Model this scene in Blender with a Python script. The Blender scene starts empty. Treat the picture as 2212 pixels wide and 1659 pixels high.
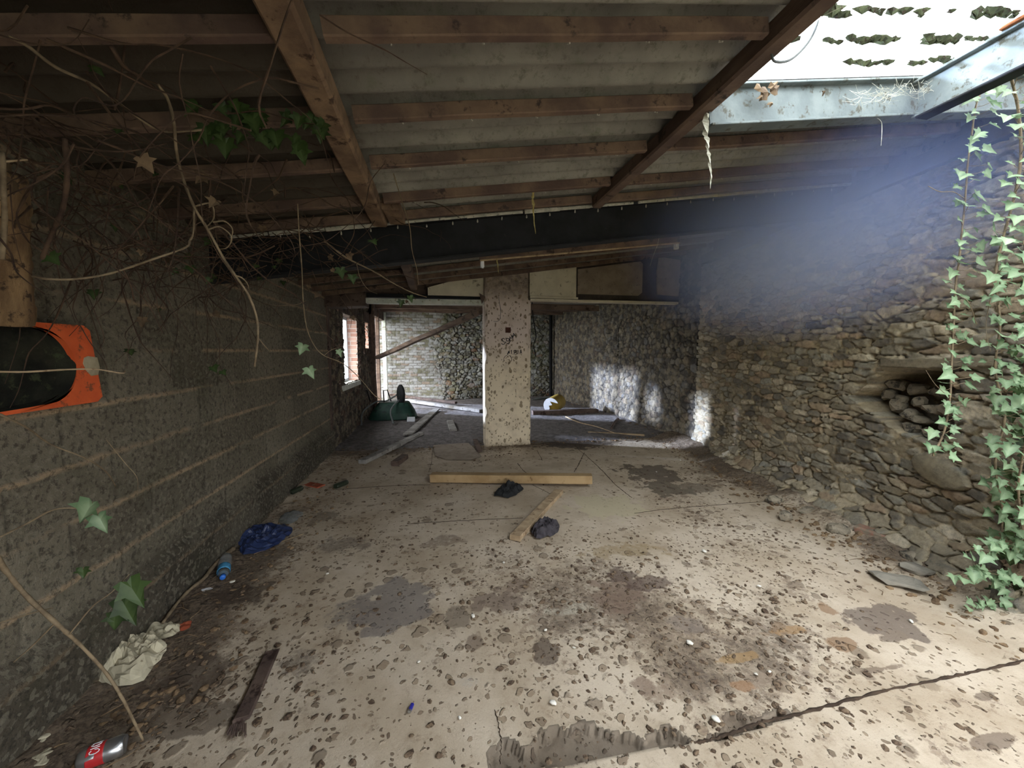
import bpy, bmesh, math, random
import numpy as np
from mathutils import Vector, Matrix, noise as mnoise
random.seed(7); rng = np.random.default_rng(7)
sc = bpy.context.scene
COL = sc.collection
R = math.radians
# ------------------------------------------------------------------ camera
F, W, H, EYE = 840.0, 2212, 1659, 1.4
YAW, PIT = R(10.8), R(4.9)
FW = np.array([math.sin(YAW)*math.cos(PIT), math.cos(YAW)*math.cos(PIT), -math.sin(PIT)])
RT = np.array([math.cos(YAW), -math.sin(YAW), 0.0]); UP = np.cross(RT, FW)
O = np.array([0.0, 0.0, EYE])
cd = bpy.data.cameras.new('camera'); cam = bpy.data.objects.new('camera', cd); COL.objects.link(cam)
cd.sensor_fit = 'HORIZONTAL'; cd.sensor_width = 36.0; cd.lens = 36.0*F/W; cd.clip_start = 0.02; cd.clip_end = 200
cam.matrix_world = Matrix(((RT[0], UP[0], -FW[0], O[0]), (RT[1], UP[1], -FW[1], O[1]), (RT[2], UP[2], -FW[2], O[2]), (0, 0, 0, 1)))
sc.camera = cam
# ------------------------------------------------------------------ light
sc.view_settings.view_transform = 'Standard'; sc.view_settings.look = 'None'
sc.view_settings.gamma = 1.0; sc.view_settings.use_curve_mapping = False
sc.view_settings.exposure = 1.95
wd = bpy.data.worlds.new('sky'); sc.world = wd; wd.use_nodes = True
bg = wd.node_tree.nodes['Background']; bg.inputs[0].default_value = (0.94, 0.97, 1.0, 1); bg.inputs[1].default_value = 3.0
sd = bpy.data.lights.new('sun', 'SUN'); sd.energy = 4.2; sd.angle = R(3.5); sd.color = (0.62, 0.74, 1.0)
sun = bpy.data.objects.new('sun', sd); COL.objects.link(sun)
SUND = Vector((1.0, -0.45, -0.235)).normalized()
sun.rotation_euler = SUND.to_track_quat('-Z', 'Y').to_euler()
sc.cycles.max_bounces = 8; sc.cycles.diffuse_bounces = 5; sc.cycles.transparent_max_bounces = 12
sc.cycles.sample_clamp_indirect = 6.0; sc.cycles.use_denoising = True
def portal(loc, rot, sx, sy):
    l = bpy.data.lights.new('daylight_portal', 'AREA'); l.shape = 'RECTANGLE'; l.size = sx; l.size_y = sy
    l.cycles.is_portal = True
    o = bpy.data.objects.new('daylight_portal', l); COL.objects.link(o); o.location = loc; o.rotation_euler = rot
portal((1.35, -2.5, .85), (R(90), 0, 0), 2.3, 1.8)
portal((2.3, -0.5, 2.95), (0, 0, 0), 2.4, 3.9)
portal((-1.9, 7.05, 1.42), (0, R(-90), 0), 1.15, 1.15)
portal((-1.9, 10.1, 1.1), (0, R(-90), 0), 2.2, 2.2)

# ------------------------------------------------------------------ pixel helpers (points at a true depth)
def ray(x, y): return FW + RT*(x-W/2)/F - UP*(y-H/2)/F
def onz(x, y, z=0.0): d = ray(x, y); return O + d*(z-EYE)/d[2]
def onx(x, y, X): d = ray(x, y); return O + d*X/d[0]
def ony(x, y, Y): d = ray(x, y); return O + d*Y/d[1]
Z0, SL = 2.31, 0.146
def roofz(x): return Z0 + SL*x
# ------------------------------------------------------------------ numpy noise
def _h(ix, iy, s):
    n = (ix.astype(np.int64)*374761393 + iy.astype(np.int64)*668265263 + s*974711) & 0x7fffffff
    n = ((n ^ (n >> 13))*1274126177) & 0x7fffffff
    n = ((n ^ (n >> 16))*668265263) & 0x7fffffff
    return ((n ^ (n >> 15)) & 0xffff)/65535.0
def vn(x, y, s=0):
    ix = np.floor(x); iy = np.floor(y); fx = x-ix; fy = y-iy
    fx = fx*fx*(3-2*fx); fy = fy*fy*(3-2*fy); ix = ix.astype(np.int64); iy = iy.astype(np.int64)
    a = _h(ix, iy, s); b = _h(ix+1, iy, s); c = _h(ix, iy+1, s); d = _h(ix+1, iy+1, s)
    return (a*(1-fx)+b*fx)*(1-fy) + (c*(1-fx)+d*fx)*fy
def fbm(x, y, s=0, o=4):
    r = 0; a = 0.5; t = 0
    for k in range(o):
        r = r + a*vn(x*2**k, y*2**k, s+k*17); t += a; a *= .55
    return r/t
def sst(a, b, x):
    t = np.clip((x-a)/(b-a), 0, 1); return t*t*(3-2*t)
# ------------------------------------------------------------------ materials
def lin(c):
    return tuple(((v/255)/12.92 if v/255 <= .04045 else ((v/255+.055)/1.055)**2.4) for v in c)
class NT:
    def __init__(s, name):
        s.m = bpy.data.materials.new(name); s.m.use_nodes = True; s.t = s.m.node_tree; s.n = s.t.nodes; s.l = s.t.links
        s.b = s.n['Principled BSDF']; s.b.inputs['Specular IOR Level'].default_value = .3
        s.tc = s.n.new('ShaderNodeTexCoord')
    def link(s, a, b): s.l.new(a, b)
    def val(s, sock, v):
        if isinstance(v, bpy.types.NodeSocket): s.l.new(v, sock)
        elif isinstance(v, tuple): sock.default_value = v+(1,) if len(v) == 3 else v
        else: sock.default_value = v
    def noise(s, scale, detail=4, rough=.6, vec=None, dist=0.0, stretch=None):
        n = s.n.new('ShaderNodeTexNoise'); n.inputs['Scale'].default_value = scale; n.inputs['Detail'].default_value = detail
        n.inputs['Roughness'].default_value = rough; n.inputs['Distortion'].default_value = dist
        v = vec or s.tc.outputs['Object']
        if stretch:
            mp = s.n.new('ShaderNodeMapping'); mp.inputs['Scale'].default_value = stretch; s.l.new(v, mp.inputs[0]); v = mp.outputs[0]
        s.l.new(v, n.inputs['Vector']); return n.outputs['Fac']
    def vor(s, scale, feature='F1', out='Distance', rnd=1.0, vec=None):
        n = s.n.new('ShaderNodeTexVoronoi'); n.feature = feature; n.inputs['Scale'].default_value = scale
        n.inputs['Randomness'].default_value = rnd
        s.l.new(vec or s.tc.outputs['Object'], n.inputs['Vector']); return n.outputs[out]
    def ramp(s, v, a, b, c0=0.0, c1=1.0):
        n = s.n.new('ShaderNodeMapRange'); n.interpolation_type = 'SMOOTHSTEP'
        s.l.new(v, n.inputs[0]); n.inputs[1].default_value = a; n.inputs[2].default_value = b
        n.inputs[3].default_value = c0; n.inputs[4].default_value = c1; return n.outputs[0]
    def math(s, op, a, b=0.0, c=0.0):
        n = s.n.new('ShaderNodeMath'); n.operation = op; s.val(n.inputs[0], a); s.val(n.inputs[1], b); s.val(n.inputs[2], c); return n.outputs[0]
    def mix(s, f, a, b, mode='MIX'):
        n = s.n.new('ShaderNodeMix'); n.data_type = 'RGBA'; n.blend_type = mode
        s.val(n.inputs[0], f); s.val(n.inputs[6], a); s.val(n.inputs[7], b); return n.outputs[2]
    def attr(s, name, out='Fac'):
        n = s.n.new('ShaderNodeAttribute'); n.attribute_name = name; return n.outputs[out]
    def bump(s, hgt, dist=.005, strength=1.0, prev=None):
        n = s.n.new('ShaderNodeBump'); n.inputs['Distance'].default_value = dist; n.inputs['Strength'].default_value = strength
        s.l.new(hgt, n.inputs['Height'])
        if prev: s.l.new(prev, n.inputs['Normal'])
        s.l.new(n.outputs[0], s.b.inputs['Normal']); return n.outputs[0]
    def out(s, col, rough=.9, metal=0.0):
        s.val(s.b.inputs['Base Color'], col); s.val(s.b.inputs['Roughness'], rough); s.b.inputs['Metallic'].default_value = metal
        return s.m
def pmat(name, c1, c2, scale=8, rough=.85, bump=.003, c3=None, t3=.62, metal=0.0, stretch=None, fine=60, spec=None):
    t = NT(name); f = t.ramp(t.noise(scale, 5, stretch=stretch), .35, .65)
    col = t.mix(f, lin(c1), lin(c2))
    if c3: col = t.mix(t.ramp(t.noise(scale*2.3, 6, .7), t3-.04, t3+.06), col, lin(c3))
    if bump: t.bump(t.noise(fine, 5, .7, stretch=stretch), bump)
    if spec is not None: t.b.inputs['Specular IOR Level'].default_value = spec
    return t.out(col, rough, metal)
M = {}
M['timber'] = pmat('old_brown_timber', (92, 76, 68), (122, 102, 88), 3, .85, .003, (60, 52, 48), .6, stretch=(1, 1, 5))
M['purlin'] = pmat('red_brown_purlin', (90, 73, 66), (124, 103, 86), 5, .85, .003, (66, 54, 50), .6)
M['rafter'] = pmat('rusty_rafter', (104, 84, 68), (142, 118, 94), 6, .85, .004, (66, 48, 38), .6)
M['board'] = pmat('pale_board', (158, 136, 108), (182, 160, 130), 5, .8, .002, (120, 96, 72), .6, stretch=(3, 3, 3))
M['honey'] = pmat('honey_timber', (146, 120, 84), (172, 146, 108), 4, .8, .002, (112, 86, 56), .62)
M['greyboard'] = pmat('grey_board', (120, 116, 112), (160, 156, 150), 5, .85, .002, (80, 72, 66), .6)
M['darkboard'] = pmat('dark_brown_board', (80, 66, 60), (104, 88, 78), 5, .85, .003, (50, 36, 30), .58)
M['blacksteel'] = pmat('black_steel', (22, 23, 25), (34, 35, 38), 5, .75, .002, (60, 60, 58), .68)
M['limewash'] = pmat('flaky_white_edge', (160, 158, 146), (196, 192, 178), 14, .9, .003, (80, 80, 76), .6)
M['greysteel'] = pmat('grey_painted_steel', (96, 104, 104), (114, 122, 120), 9, .7, .001, (76, 76, 66), .58)
M['rustedge'] = pmat('rust_edge', (120, 70, 40), (150, 92, 56), 8, .9, .002)
M['plaster'] = pmat('cream_plaster', (206, 197, 176), (220, 211, 190), 5, .9, .002, (140, 130, 112), .62)
M['brownpanel'] = pmat('brown_panel', (138, 125, 112), (156, 143, 129), 7, .9, .002, (100, 88, 78), .62)
M['darkpanel'] = pmat('dark_mauve_panel', (64, 58, 56), (80, 72, 68), 7, .9, .002)
M['whitepaint'] = pmat('flaking_white_paint', (190, 196, 186), (214, 216, 206), 8, .7, .002, (128, 112, 84), .6)
M['vine'] = pmat('vine_bark', (104, 90, 72), (138, 122, 98), 20, .9, .002)
M['vinedark'] = pmat('dark_vine_bark', (58, 44, 36), (84, 66, 52), 20, .9, .002)
M['trunk'] = pmat('ivy_trunk_bark', (104, 82, 58), (140, 114, 82), 10, .9, .006, (60, 46, 34), .58, stretch=(2, 2, .5))
M['orange'] = pmat('orange_paint', (204, 88, 46), (218, 100, 54), 8, .6, .001, (128, 74, 50), .58)
M['bare'] = pmat('bare_patch', (150, 140, 116), (176, 166, 142), 16, .9, .002)
M['black'] = pmat('matt_black', (14, 14, 15), (22, 22, 23), 8, .9, .001)
M['blackcloth'] = pmat('black_cloth', (26, 27, 28), (40, 41, 42), 20, .8, .002)
M['greycloth'] = pmat('charcoal_cloth', (50, 46, 50), (72, 68, 72), 18, .95, .002)
M['blueplastic'] = pmat('blue_plastic', (32, 44, 80), (48, 62, 100), 9, .4, .002, spec=.5)
M['paper'] = pmat('dirty_paper', (178, 170, 146), (206, 198, 172), 10, .9, .001, (120, 108, 86), .62)
M['white'] = pmat('white_shell', (206, 202, 190), (228, 224, 214), 10, .6, .0005)
M['stone'] = pmat('loose_stone', (116, 108, 94), (150, 140, 122), 7, .95, .005, (70, 66, 60), .55)
M['slate'] = pmat('grey_slate', (112, 108, 98), (138, 132, 120), 6, .9, .004)
M['brick'] = pmat('red_brick_piece', (134, 98, 82), (156, 122, 104), 9, .95, .004, (128, 116, 100), .5)
M['silver'] = pmat('silver_metal', (176, 178, 180), (198, 200, 202), 8, .3, .0005, metal=.9)
M['canred'] = pmat('red_print', (170, 40, 44), (190, 52, 52), 8, .35, .0003)
M['candark'] = pmat('dark_green_can', (28, 40, 30), (44, 52, 38), 8, .3, .0005, (120, 110, 60), .7, spec=.6)
M['bottleblue'] = pmat('light_blue_label', (60, 140, 190), (84, 160, 206), 8, .4, .0003)
M['bluecap'] = pmat('blue_cap', (36, 96, 190), (50, 112, 206), 8, .4, .0003)
M['lighter'] = pmat('blue_lighter', (40, 40, 130), (56, 56, 150), 8, .3, .0003)
M['barrow'] = pmat('dark_green_metal', (24, 50, 42), (36, 66, 54), 5, .5, .001, (24, 26, 26), .58)
M['rubber'] = pmat('black_rubber', (20, 21, 22), (30, 31, 32), 8, .8, .001)
M['yellow'] = pmat('mustard_plastic', (140, 116, 44), (160, 134, 60), 5, .6, .001)
M['whiteplastic'] = pmat('white_plastic', (214, 218, 224), (232, 234, 238), 5, .5, .0005)
M['cable'] = pmat('grey_cable', (84, 88, 88), (104, 108, 106), 8, .6, .0005)
M['web'] = pmat('dusty_cobweb', (176, 174, 156), (206, 204, 188), 20, .95, .002)
M['flypaper'] = pmat('yellow_strip', (150, 136, 84), (178, 164, 106), 18, .8, .002)
M['deadleaf'] = pmat('dry_leaf', (78, 64, 50), (110, 92, 70), 14, .9, .001)
M['ink'] = pmat('black_marker', (30, 30, 32), (40, 40, 42), 20, .8, .0002)
M['socket'] = pmat('rusty_socket_box', (74, 44, 36), (92, 58, 46), 20, .9, .001)
M['crack'] = pmat('dirt_in_seam', (52, 42, 34), (74, 60, 48), 30, 1, .002)
M['clod'] = pmat('dried_dung', (92, 76, 62), (124, 106, 86), 30, 1, .003, (66, 54, 44), .52)
M['twigstuff'] = pmat('litter', (96, 78, 60), (132, 110, 84), 20, 1, .002)
M['upvc'] = pmat('white_window_frame', (206, 214, 224), (222, 228, 234), 4, .5, .0005)
M['pinkred'] = pmat('terracotta_scrap', (150, 74, 50), (176, 96, 70), 12, .8, .001)
M['holeback'] = pmat('dark_mossy_back', (20, 20, 16), (44, 44, 34), 9, .95, .003, (60, 66, 44), .6)
M['moss'] = pmat('green_moss', (52, 58, 40), (78, 84, 58), 30, 1, .004, (50, 40, 30), .55)
def m_clear():
    t = NT('clear_plastic'); t.b.inputs['Transmission Weight'].default_value = .85; t.b.inputs['IOR'].default_value = 1.2
    return t.out(lin((210, 215, 215)), .25)
M['clear'] = m_clear()
def m_leaf(name, dark, light, vein):
    t = NT(name); a = t.attr('tone')
    col = t.mix(a, lin(dark), lin(light)); col = t.mix(t.attr('vein'), col, lin(vein))
    col = t.mix(t.ramp(t.noise(60, 3), .5, .8, 0, .25), col, lin(dark))
    t.out(col, .45); tr = t.n.new('ShaderNodeBsdfTranslucent'); t.l.new(col, tr.inputs[0])
    mx = t.n.new('ShaderNodeMixShader'); mx.inputs[0].default_value = .28
    t.l.new(t.b.outputs[0], mx.inputs[1]); t.l.new(tr.outputs[0], mx.inputs[2])
    t.l.new(mx.outputs[0], t.n['Material Output'].inputs[0]); return t.m
M['ivy'] = m_leaf('ivy_leaf', (84, 112, 78), (140, 166, 128), (172, 192, 156))
M['ivydark'] = m_leaf('dark_ivy_leaf', (34, 50, 28), (66, 88, 46), (84, 104, 62))
def m_stone(name, dust=(172, 158, 130), amt=.4):
    t = NT(name); col = t.attr('alb', 'Color')
    n1 = t.noise(34, 6, .7); col = t.mix(t.ramp(n1, .35, .72, 0, .5), col, lin((84, 78, 70)), 'MIX')
    col = t.mix(t.ramp(t.noise(7, 6, .65), .45, .62, 0, amt), col, lin(dust))
    col = t.mix(t.ramp(t.noise(90, 3, .7), .6, .74, 0, .5), col, lin((176, 166, 144)))
    b = t.bump(t.noise(28, 7, .75), .014); t.bump(t.noise(120, 4, .7), .003, prev=b)
    return t.out(col, .95)
M['rubble'] = m_stone('rubble_stone')
M['rubblefar'] = m_stone('rubble_stone_limewashed', (180, 182, 184), .5)
def m_block():
    t = NT('concrete_block'); col = t.attr('alb', 'Color')
    v = t.vor(62, out='Color'); sp = t.n.new('ShaderNodeSeparateColor'); t.l.new(v, sp.inputs[0])
    col = t.mix(t.ramp(sp.outputs[0], .55, .95, 0, .55), col, lin((140, 134, 118)))
    col = t.mix(t.ramp(t.noise(36, 5, .75), .5, .62, 0, .6), col, lin((46, 43, 37)))
    col = t.mix(t.ramp(t.noise(3.2, 5), .5, .7, 0, .35), col, lin((66, 66, 46)))
    b = t.bump(t.noise(70, 5, .75), .010); t.bump(t.noise(11, 4), .008, prev=b)
    return t.out(col, .95)
M['block'] = m_block()
def m_brickwall():
    t = NT('brick_reveal'); b = t.n.new('ShaderNodeTexBrick'); mp = t.n.new('ShaderNodeMapping'); mp.inputs['Rotation'].default_value = (R(90), 0, 0)
    t.l.new(t.tc.outputs['Object'], mp.inputs[0]); t.l.new(mp.outputs[0], b.inputs[0])
    b.inputs['Scale'].default_value = 1.0; b.inputs['Brick Width'].default_value = .225; b.inputs['Row Height'].default_value = .075
    b.inputs['Mortar Size'].default_value = .006
    b.inputs['Color1'].default_value = lin((170, 128, 112))+(1,); b.inputs['Color2'].default_value = lin((196, 164, 148))+(1,); b.inputs['Mortar'].default_value = lin((196, 188, 180))+(1,)
    t.bump(t.noise(40, 5), .004); return t.out(b.outputs[0], .9)
M['brickreveal'] = m_brickwall()
def m_floor():
    t = NT('worn_beige_floor'); d = t.attr('dirt'); s = t.attr('stain_shade', 'Color')
    base = t.mix(t.ramp(t.noise(2.2, 6, .6), .35, .65), lin((174, 158, 136)), lin((198, 184, 164)))
    base = t.mix(t.ramp(t.noise(16, 6, .7), .5, .75, 0, .55), base, lin((142, 122, 98)))
    base = t.mix(t.ramp(t.noise(220, 2, .6), .62, .74, 0, .35), base, lin((110, 96, 80)))
    warp = t.n.new('ShaderNodeVectorMath'); warp.operation = 'ADD'
    wn = t.n.new('ShaderNodeTexNoise'); wn.inputs['Scale'].default_value = 22; wn.inputs['Detail'].default_value = 3
    t.l.new(t.tc.outputs['Object'], wn.inputs['Vector'])
    sc2 = t.n.new('ShaderNodeVectorMath'); sc2.operation = 'SCALE'; sc2.inputs['Scale'].default_value = .05
    t.l.new(wn.outputs['Color'], sc2.inputs[0]); t.l.new(t.tc.outputs['Object'], warp.inputs[0]); t.l.new(sc2.outputs[0], warp.inputs[1])
    wv = warp.outputs[0]
    hs = []
    for scl, lo, w in ((10, .07, .6), (21, .05, .85), (44, .02, .9)):
        n = t.n.new('ShaderNodeTexVoronoi'); n.inputs['Scale'].default_value = scl; t.l.new(wv, n.inputs['Vector'])
        sp = t.n.new('ShaderNodeSeparateColor'); t.l.new(n.outputs['Color'], sp.inputs[0])
        # a cell holds a blob only where its random number is under the local dirt density
        on = t.math('LESS_THAN', sp.outputs[0], t.math('MULTIPLY', d, .8))
        rad = t.math('MULTIPLY_ADD', sp.outputs[1], .30, .16)
        blob = t.math('SUBTRACT', rad, n.outputs['Distance']); blob = t.ramp(blob, 0, lo+.04)
        hs.append((t.math('MULTIPLY', blob, on), sp.outputs[2], w))
    tot = None
    for hgt, rc, w in hs:
        c = t.mix(t.ramp(rc, .2, .9), lin((104, 88, 72)), lin((150, 132, 110)))
        base = t.mix(t.math('MULTIPLY', hgt, w), base, c)
        tot = hgt if tot is None else t.math('ADD', tot, hgt)
    for sc_, lo, k, ca, cb in ((7, .50, .62, (116, 100, 88), (142, 124, 104)), (19, .52, .7, (92, 78, 66), (126, 110, 94)), (48, .56, .7, (86, 74, 62), (112, 98, 84))):
        nz = t.math('ADD', t.noise(sc_, 9, .82), t.math('MULTIPLY', t.math('SUBTRACT', d, .5), .22))
        base = t.mix(t.math('MULTIPLY', t.ramp(nz, lo+.055, lo+.10), k), base, t.mix(t.ramp(t.noise(60, 4, .7), .4, .6), lin(ca), lin(cb)))
    # heavy dirt film
    film = t.math('MULTIPLY', t.ramp(t.math('ADD', d, t.math('MULTIPLY', t.noise(30, 7, .75), .7)), .95, 1.3), .85)
    base = t.mix(film, base, t.mix(t.ramp(t.noise(60, 5, .7), .4, .6), lin((76, 66, 56)), lin((116, 101, 85))))
    sa = t.attr('samt'); sm = t.ramp(t.math('ADD', sa, t.math('MULTIPLY', t.noise(34, 8, .85), 1.3)), 1.0, 1.32)
    base = t.mix(t.math('MULTIPLY', sm, .72), base, s)
    hb = t.math('ADD', t.math('MULTIPLY', tot, .7), t.math('MULTIPLY', t.noise(90, 5, .7), .35))
    t.bump(hb, .008); return t.out(base, t.ramp(sm, 0, 1, .8, .95))
M['floor'] = m_floor()
def m_mud(name, a, b, c):
    t = NT(name); n = t.noise(14, 8, .75); col = t.mix(t.ramp(n, .4, .6), lin(a), lin(b))
    col = t.mix(t.ramp(t.noise(120, 3, .7), .62, .7, 0, .8), col, lin(c))
    bb = t.bump(t.noise(22, 8, .8), .03); t.bump(t.noise(120, 4), .006, prev=bb); return t.out(col, 1.0)
M['mud'] = m_mud('trodden_mud', (84, 72, 62), (110, 96, 82), (150, 138, 120))
M['farearth'] = m_mud('grey_earth_litter', (104, 98, 96), (140, 134, 132), (190, 190, 190))
def m_pillar():
    t = NT('spalled_pillar_render')
    z = t.n.new('ShaderNodeSeparateXYZ'); t.l.new(t.tc.outputs['Object'], z.inputs[0])
    base = t.mix(t.ramp(z.outputs[2], 1.0, 1.7), lin((226, 211, 184)), lin((214, 198, 188)))
    base = t.mix(t.ramp(t.noise(5, 6, .6), .45, .7, 0, .4), base, lin((168, 152, 130)))
    for scl, lo in ((13, .28), (19, .28), (28, .3)):
        mp = t.n.new('ShaderNodeMapping'); mp.inputs['Scale'].default_value = (1.0, .2, .72)
        t.l.new(t.tc.outputs['Object'], mp.inputs[0])
        nn = t.n.new('ShaderNodeTexNoise'); nn.inputs['Scale'].default_value = 14; t.l.new(mp.outputs[0], nn.inputs['Vector'])
        s1 = t.n.new('ShaderNodeVectorMath'); s1.operation = 'SCALE'; s1.inputs['Scale'].default_value = .05; t.l.new(nn.outputs['Color'], s1.inputs[0])
        ad = t.n.new('ShaderNodeVectorMath'); ad.operation = 'ADD'; t.l.new(mp.outputs[0], ad.inputs[0]); t.l.new(s1.outputs[0], ad.inputs[1])
        n = t.n.new('ShaderNodeTexVoronoi'); n.inputs['Scale'].default_value = scl; t.l.new(ad.outputs[0], n.inputs['Vector'])
        sp = t.n.new('ShaderNodeSeparateColor'); t.l.new(n.outputs['Color'], sp.inputs[0])
        on = t.math('GREATER_THAN', sp.outputs[0], .52)
        sh = t.ramp(n.outputs['Distance'], .24, .30, 1, 0)
        # ring shaped flakes: brown core or only a rim
        rim = t.math('MULTIPLY', sh, t.ramp(n.outputs['Distance'], .14, .24))
        core = t.mix(t.math('GREATER_THAN', sp.outputs[1], .5), rim, sh)
        base = t.mix(t.math('MULTIPLY', t.math('MULTIPLY', core, on), .8), base, lin((124, 106, 82)))
        last = t.math('MULTIPLY', sh, on)
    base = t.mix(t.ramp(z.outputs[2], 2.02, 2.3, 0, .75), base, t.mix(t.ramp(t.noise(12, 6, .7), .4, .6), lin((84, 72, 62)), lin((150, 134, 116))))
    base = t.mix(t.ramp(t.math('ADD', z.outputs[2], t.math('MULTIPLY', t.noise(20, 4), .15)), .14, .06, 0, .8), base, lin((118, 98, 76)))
    h2 = t.math('SUBTRACT', t.math('MULTIPLY', t.noise(40, 5), .4), last); t.bump(h2, .004); return t.out(base, .9)
M['pillar'] = m_pillar()
def m_sheet():
    t = NT('fibre_cement_sheet'); n = t.noise(1.6, 5, .6)
    col = t.mix(t.ramp(n, .35, .65), lin((116, 113, 106)), lin((146, 143, 134)))
    col = t.mix(t.ramp(t.noise(26, 6, .75), .5, .68, 0, .6), col, lin((84, 80, 68)))
    col = t.mix(t.ramp(t.noise(5, 6, .7), .56, .7, 0, .5), col, lin((96, 102, 80)))
    xx = t.n.new('ShaderNodeSeparateXYZ'); t.l.new(t.tc.outputs['Object'], xx.inputs[0])
    col = t.mix(t.ramp(t.math('ADD', xx.outputs[0], t.math('MULTIPLY', t.noise(2.5, 5), .5)), .1, -.30, 0, .88), col, lin((58, 49, 39)))   # darker brown towards the overgrown left bay
    t.bump(t.noise(70, 5, .7), .003); return t.out(col, .95)
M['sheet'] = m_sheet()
def m_sky():
    t = NT('clear_roof_sheet'); tr = t.n.new('ShaderNodeBsdfTranslucent'); tr.inputs[0].default_value = (.92, .95, .97, 1)
    tp = t.n.new('ShaderNodeBsdfTransparent'); tp.inputs[0].default_value = (.95, .97, .98, 1)
    mx = t.n.new('ShaderNodeMixShader'); mx.inputs[0].default_value = .78
    t.l.new(tr.outputs[0], mx.inputs[1]); t.l.new(tp.outputs[0], mx.inputs[2])
    t.l.new(mx.outputs[0], t.n['Material Output'].inputs[0]); return t.m
M['clearsheet'] = m_sky()
# ------------------------------------------------------------------ mesh builder
class MB:
    def __init__(s): s.v = []; s.f = []; s.a = {}
    def add(s, vs, fs):
        b = len(s.v); s.v += [tuple(map(float, p)) for p in vs]; s.f += [tuple(b+i for i in f) for f in fs]; return b
    def box(s, lo, hi, jit=0):
        x0, y0, z0 = lo; x1, y1, z1 = hi
        vs = [(x, y, z) for z in (z0, z1) for y in (y0, y1) for x in (x0, x1)]
        if jit: vs = [tuple(c+random.uniform(-jit, jit) for c in p) for p in vs]
        s.add(vs, [(0, 2, 3, 1), (4, 5, 7, 6), (0, 1, 5, 4), (2, 6, 7, 3), (0, 4, 6, 2), (1, 3, 7, 5)])
    def beam(s, p, q, w, h, up=(0, 0, 1), seg=1, wob=0.0, ragged=0.0, bev=.004):
        """timber from p to q, w wide, h deep, hexadecagonal bevelled section, optional waviness and broken end"""
        p = Vector(p); q = Vector(q); d = (q-p); L = d.length; d.normalize(); u = Vector(up)
        sd_ = d.cross(u).normalized(); u = sd_.cross(d).normalized()
        b = min(bev, w*.3, h*.3); a, c = w/2, h/2
        sec = [(-a+b, -c), (a-b, -c), (a, -c+b), (a, c-b), (a-b, c), (-a+b, c), (-a, c-b), (-a, -c+b)]
        vs = []; fs = []
        for i in range(seg+1):
            t = i/seg; o = p+d*(L*t)
            wx = wob*(mnoise.noise(Vector((t*L*2.1, p.x, p.y)))); wz = wob*(mnoise.noise(Vector((t*L*1.7, p.y+9, p.x))))
            for k, (x, z) in enumerate(sec):
                e = random.uniform(-ragged, ragged) if (i == seg or i == 0) and ragged else 0
                vs.append(o+sd_*(x+wx)+u*(z+wz)+d*e)
        for i in range(seg):
            for k in range(8):
                k2 = (k+1) % 8; fs.append((i*8+k, i*8+k2, i*8+8+k2, i*8+8+k))
        fs.append(tuple(range(7, -1, -1))); fs.append(tuple(seg*8+k for k in range(8)))
        s.add(vs, fs)
    def tube(s, pts, r0, r1=None, n=6, knob=0.0):
        pts = [Vector(p) for p in pts]; r1 = r0 if r1 is None else r1
        vs = []; fs = []; m = len(pts); ref = Vector((.31, .2, .93))
        for i, p in enumerate(pts):
            d = (pts[min(i+1, m-1)]-pts[max(i-1, 0)])
            if d.length < 1e-9: d = Vector((0, 0, 1))
            d.normalize(); a = d.cross(ref)
            if a.length < .05: a = d.cross(Vector((1, 0, 0)))
            a.normalize(); b = d.cross(a); r = r0+(r1-r0)*i/(m-1)
            r *= 1+knob*random.uniform(-1, 1)
            for k in range(n):
                t = 2*math.pi*k/n; vs.append(p+a*(math.cos(t)*r)+b*(math.sin(t)*r))
        for i in range(m-1):
            for k in range(n):
                k2 = (k+1) % n; fs.append((i*n+k, i*n+k2, i*n+n+k2, i*n+n+k))
        fs.append(tuple(range(n-1, -1, -1))); fs.append(tuple((m-1)*n+k for k in range(n)))
        s.add(vs, fs)
    def lathe(s, prof, c=(0, 0, 0), ax=(0, 0, 1), n=24):
        ax = Vector(ax).normalized(); a = ax.cross(Vector((.3, .9, .2))).normalized(); b = ax.cross(a); c = Vector(c)
        vs = []; fs = []
        for r, z in prof:
            for k in range(n):
                t = 2*math.pi*k/n; vs.append(c+ax*z+(a*math.cos(t)+b*math.sin(t))*r)
        for i in range(len(prof)-1):
            for k in range(n):
                k2 = (k+1) % n; fs.append((i*n+k, i*n+k2, i*n+n+k2, i*n+n+k))
        if prof[0][0] > 1e-4: fs.append(tuple(range(n-1, -1, -1)))
        if prof[-1][0] > 1e-4: fs.append(tuple((len(prof)-1)*n+k for k in range(n)))
        s.add(vs, fs)
    def build(s, name, mat, parent=None, smooth=False):
        me = bpy.data.meshes.new(name); me.from_pydata(s.v, [], s.f); me.materials.append(mat)
        for k, arr in s.a.items():
            at = me.attributes.new(k, 'FLOAT', 'POINT'); at.data.foreach_set('value', np.array(arr, dtype=np.float32))
        if smooth: me.polygons.foreach_set('use_smooth', [True]*len(me.polygons))
        me.update(); o = bpy.data.objects.new(name, me); COL.objects.link(o)
        if parent: o.parent = parent
        return o
def tag(o, label=None, cat=None, group=None, kind=None):
    if label: o['label'] = label
    if cat: o['category'] = cat
    if group: o['group'] = group
    if kind: o['kind'] = kind
    return o
def struct(o): o['kind'] = 'structure'; return o
def empty(name, loc, label, cat, group=None):
    o = bpy.data.objects.new(name, None); o.empty_display_size = .1; o.location = loc; COL.objects.link(o); return tag(o, label, cat, group)
def adopt(root, *kids):
    for k in kids: k.parent = root; k.matrix_parent_inverse = Matrix.Translation(-Vector(root.location))
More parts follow.
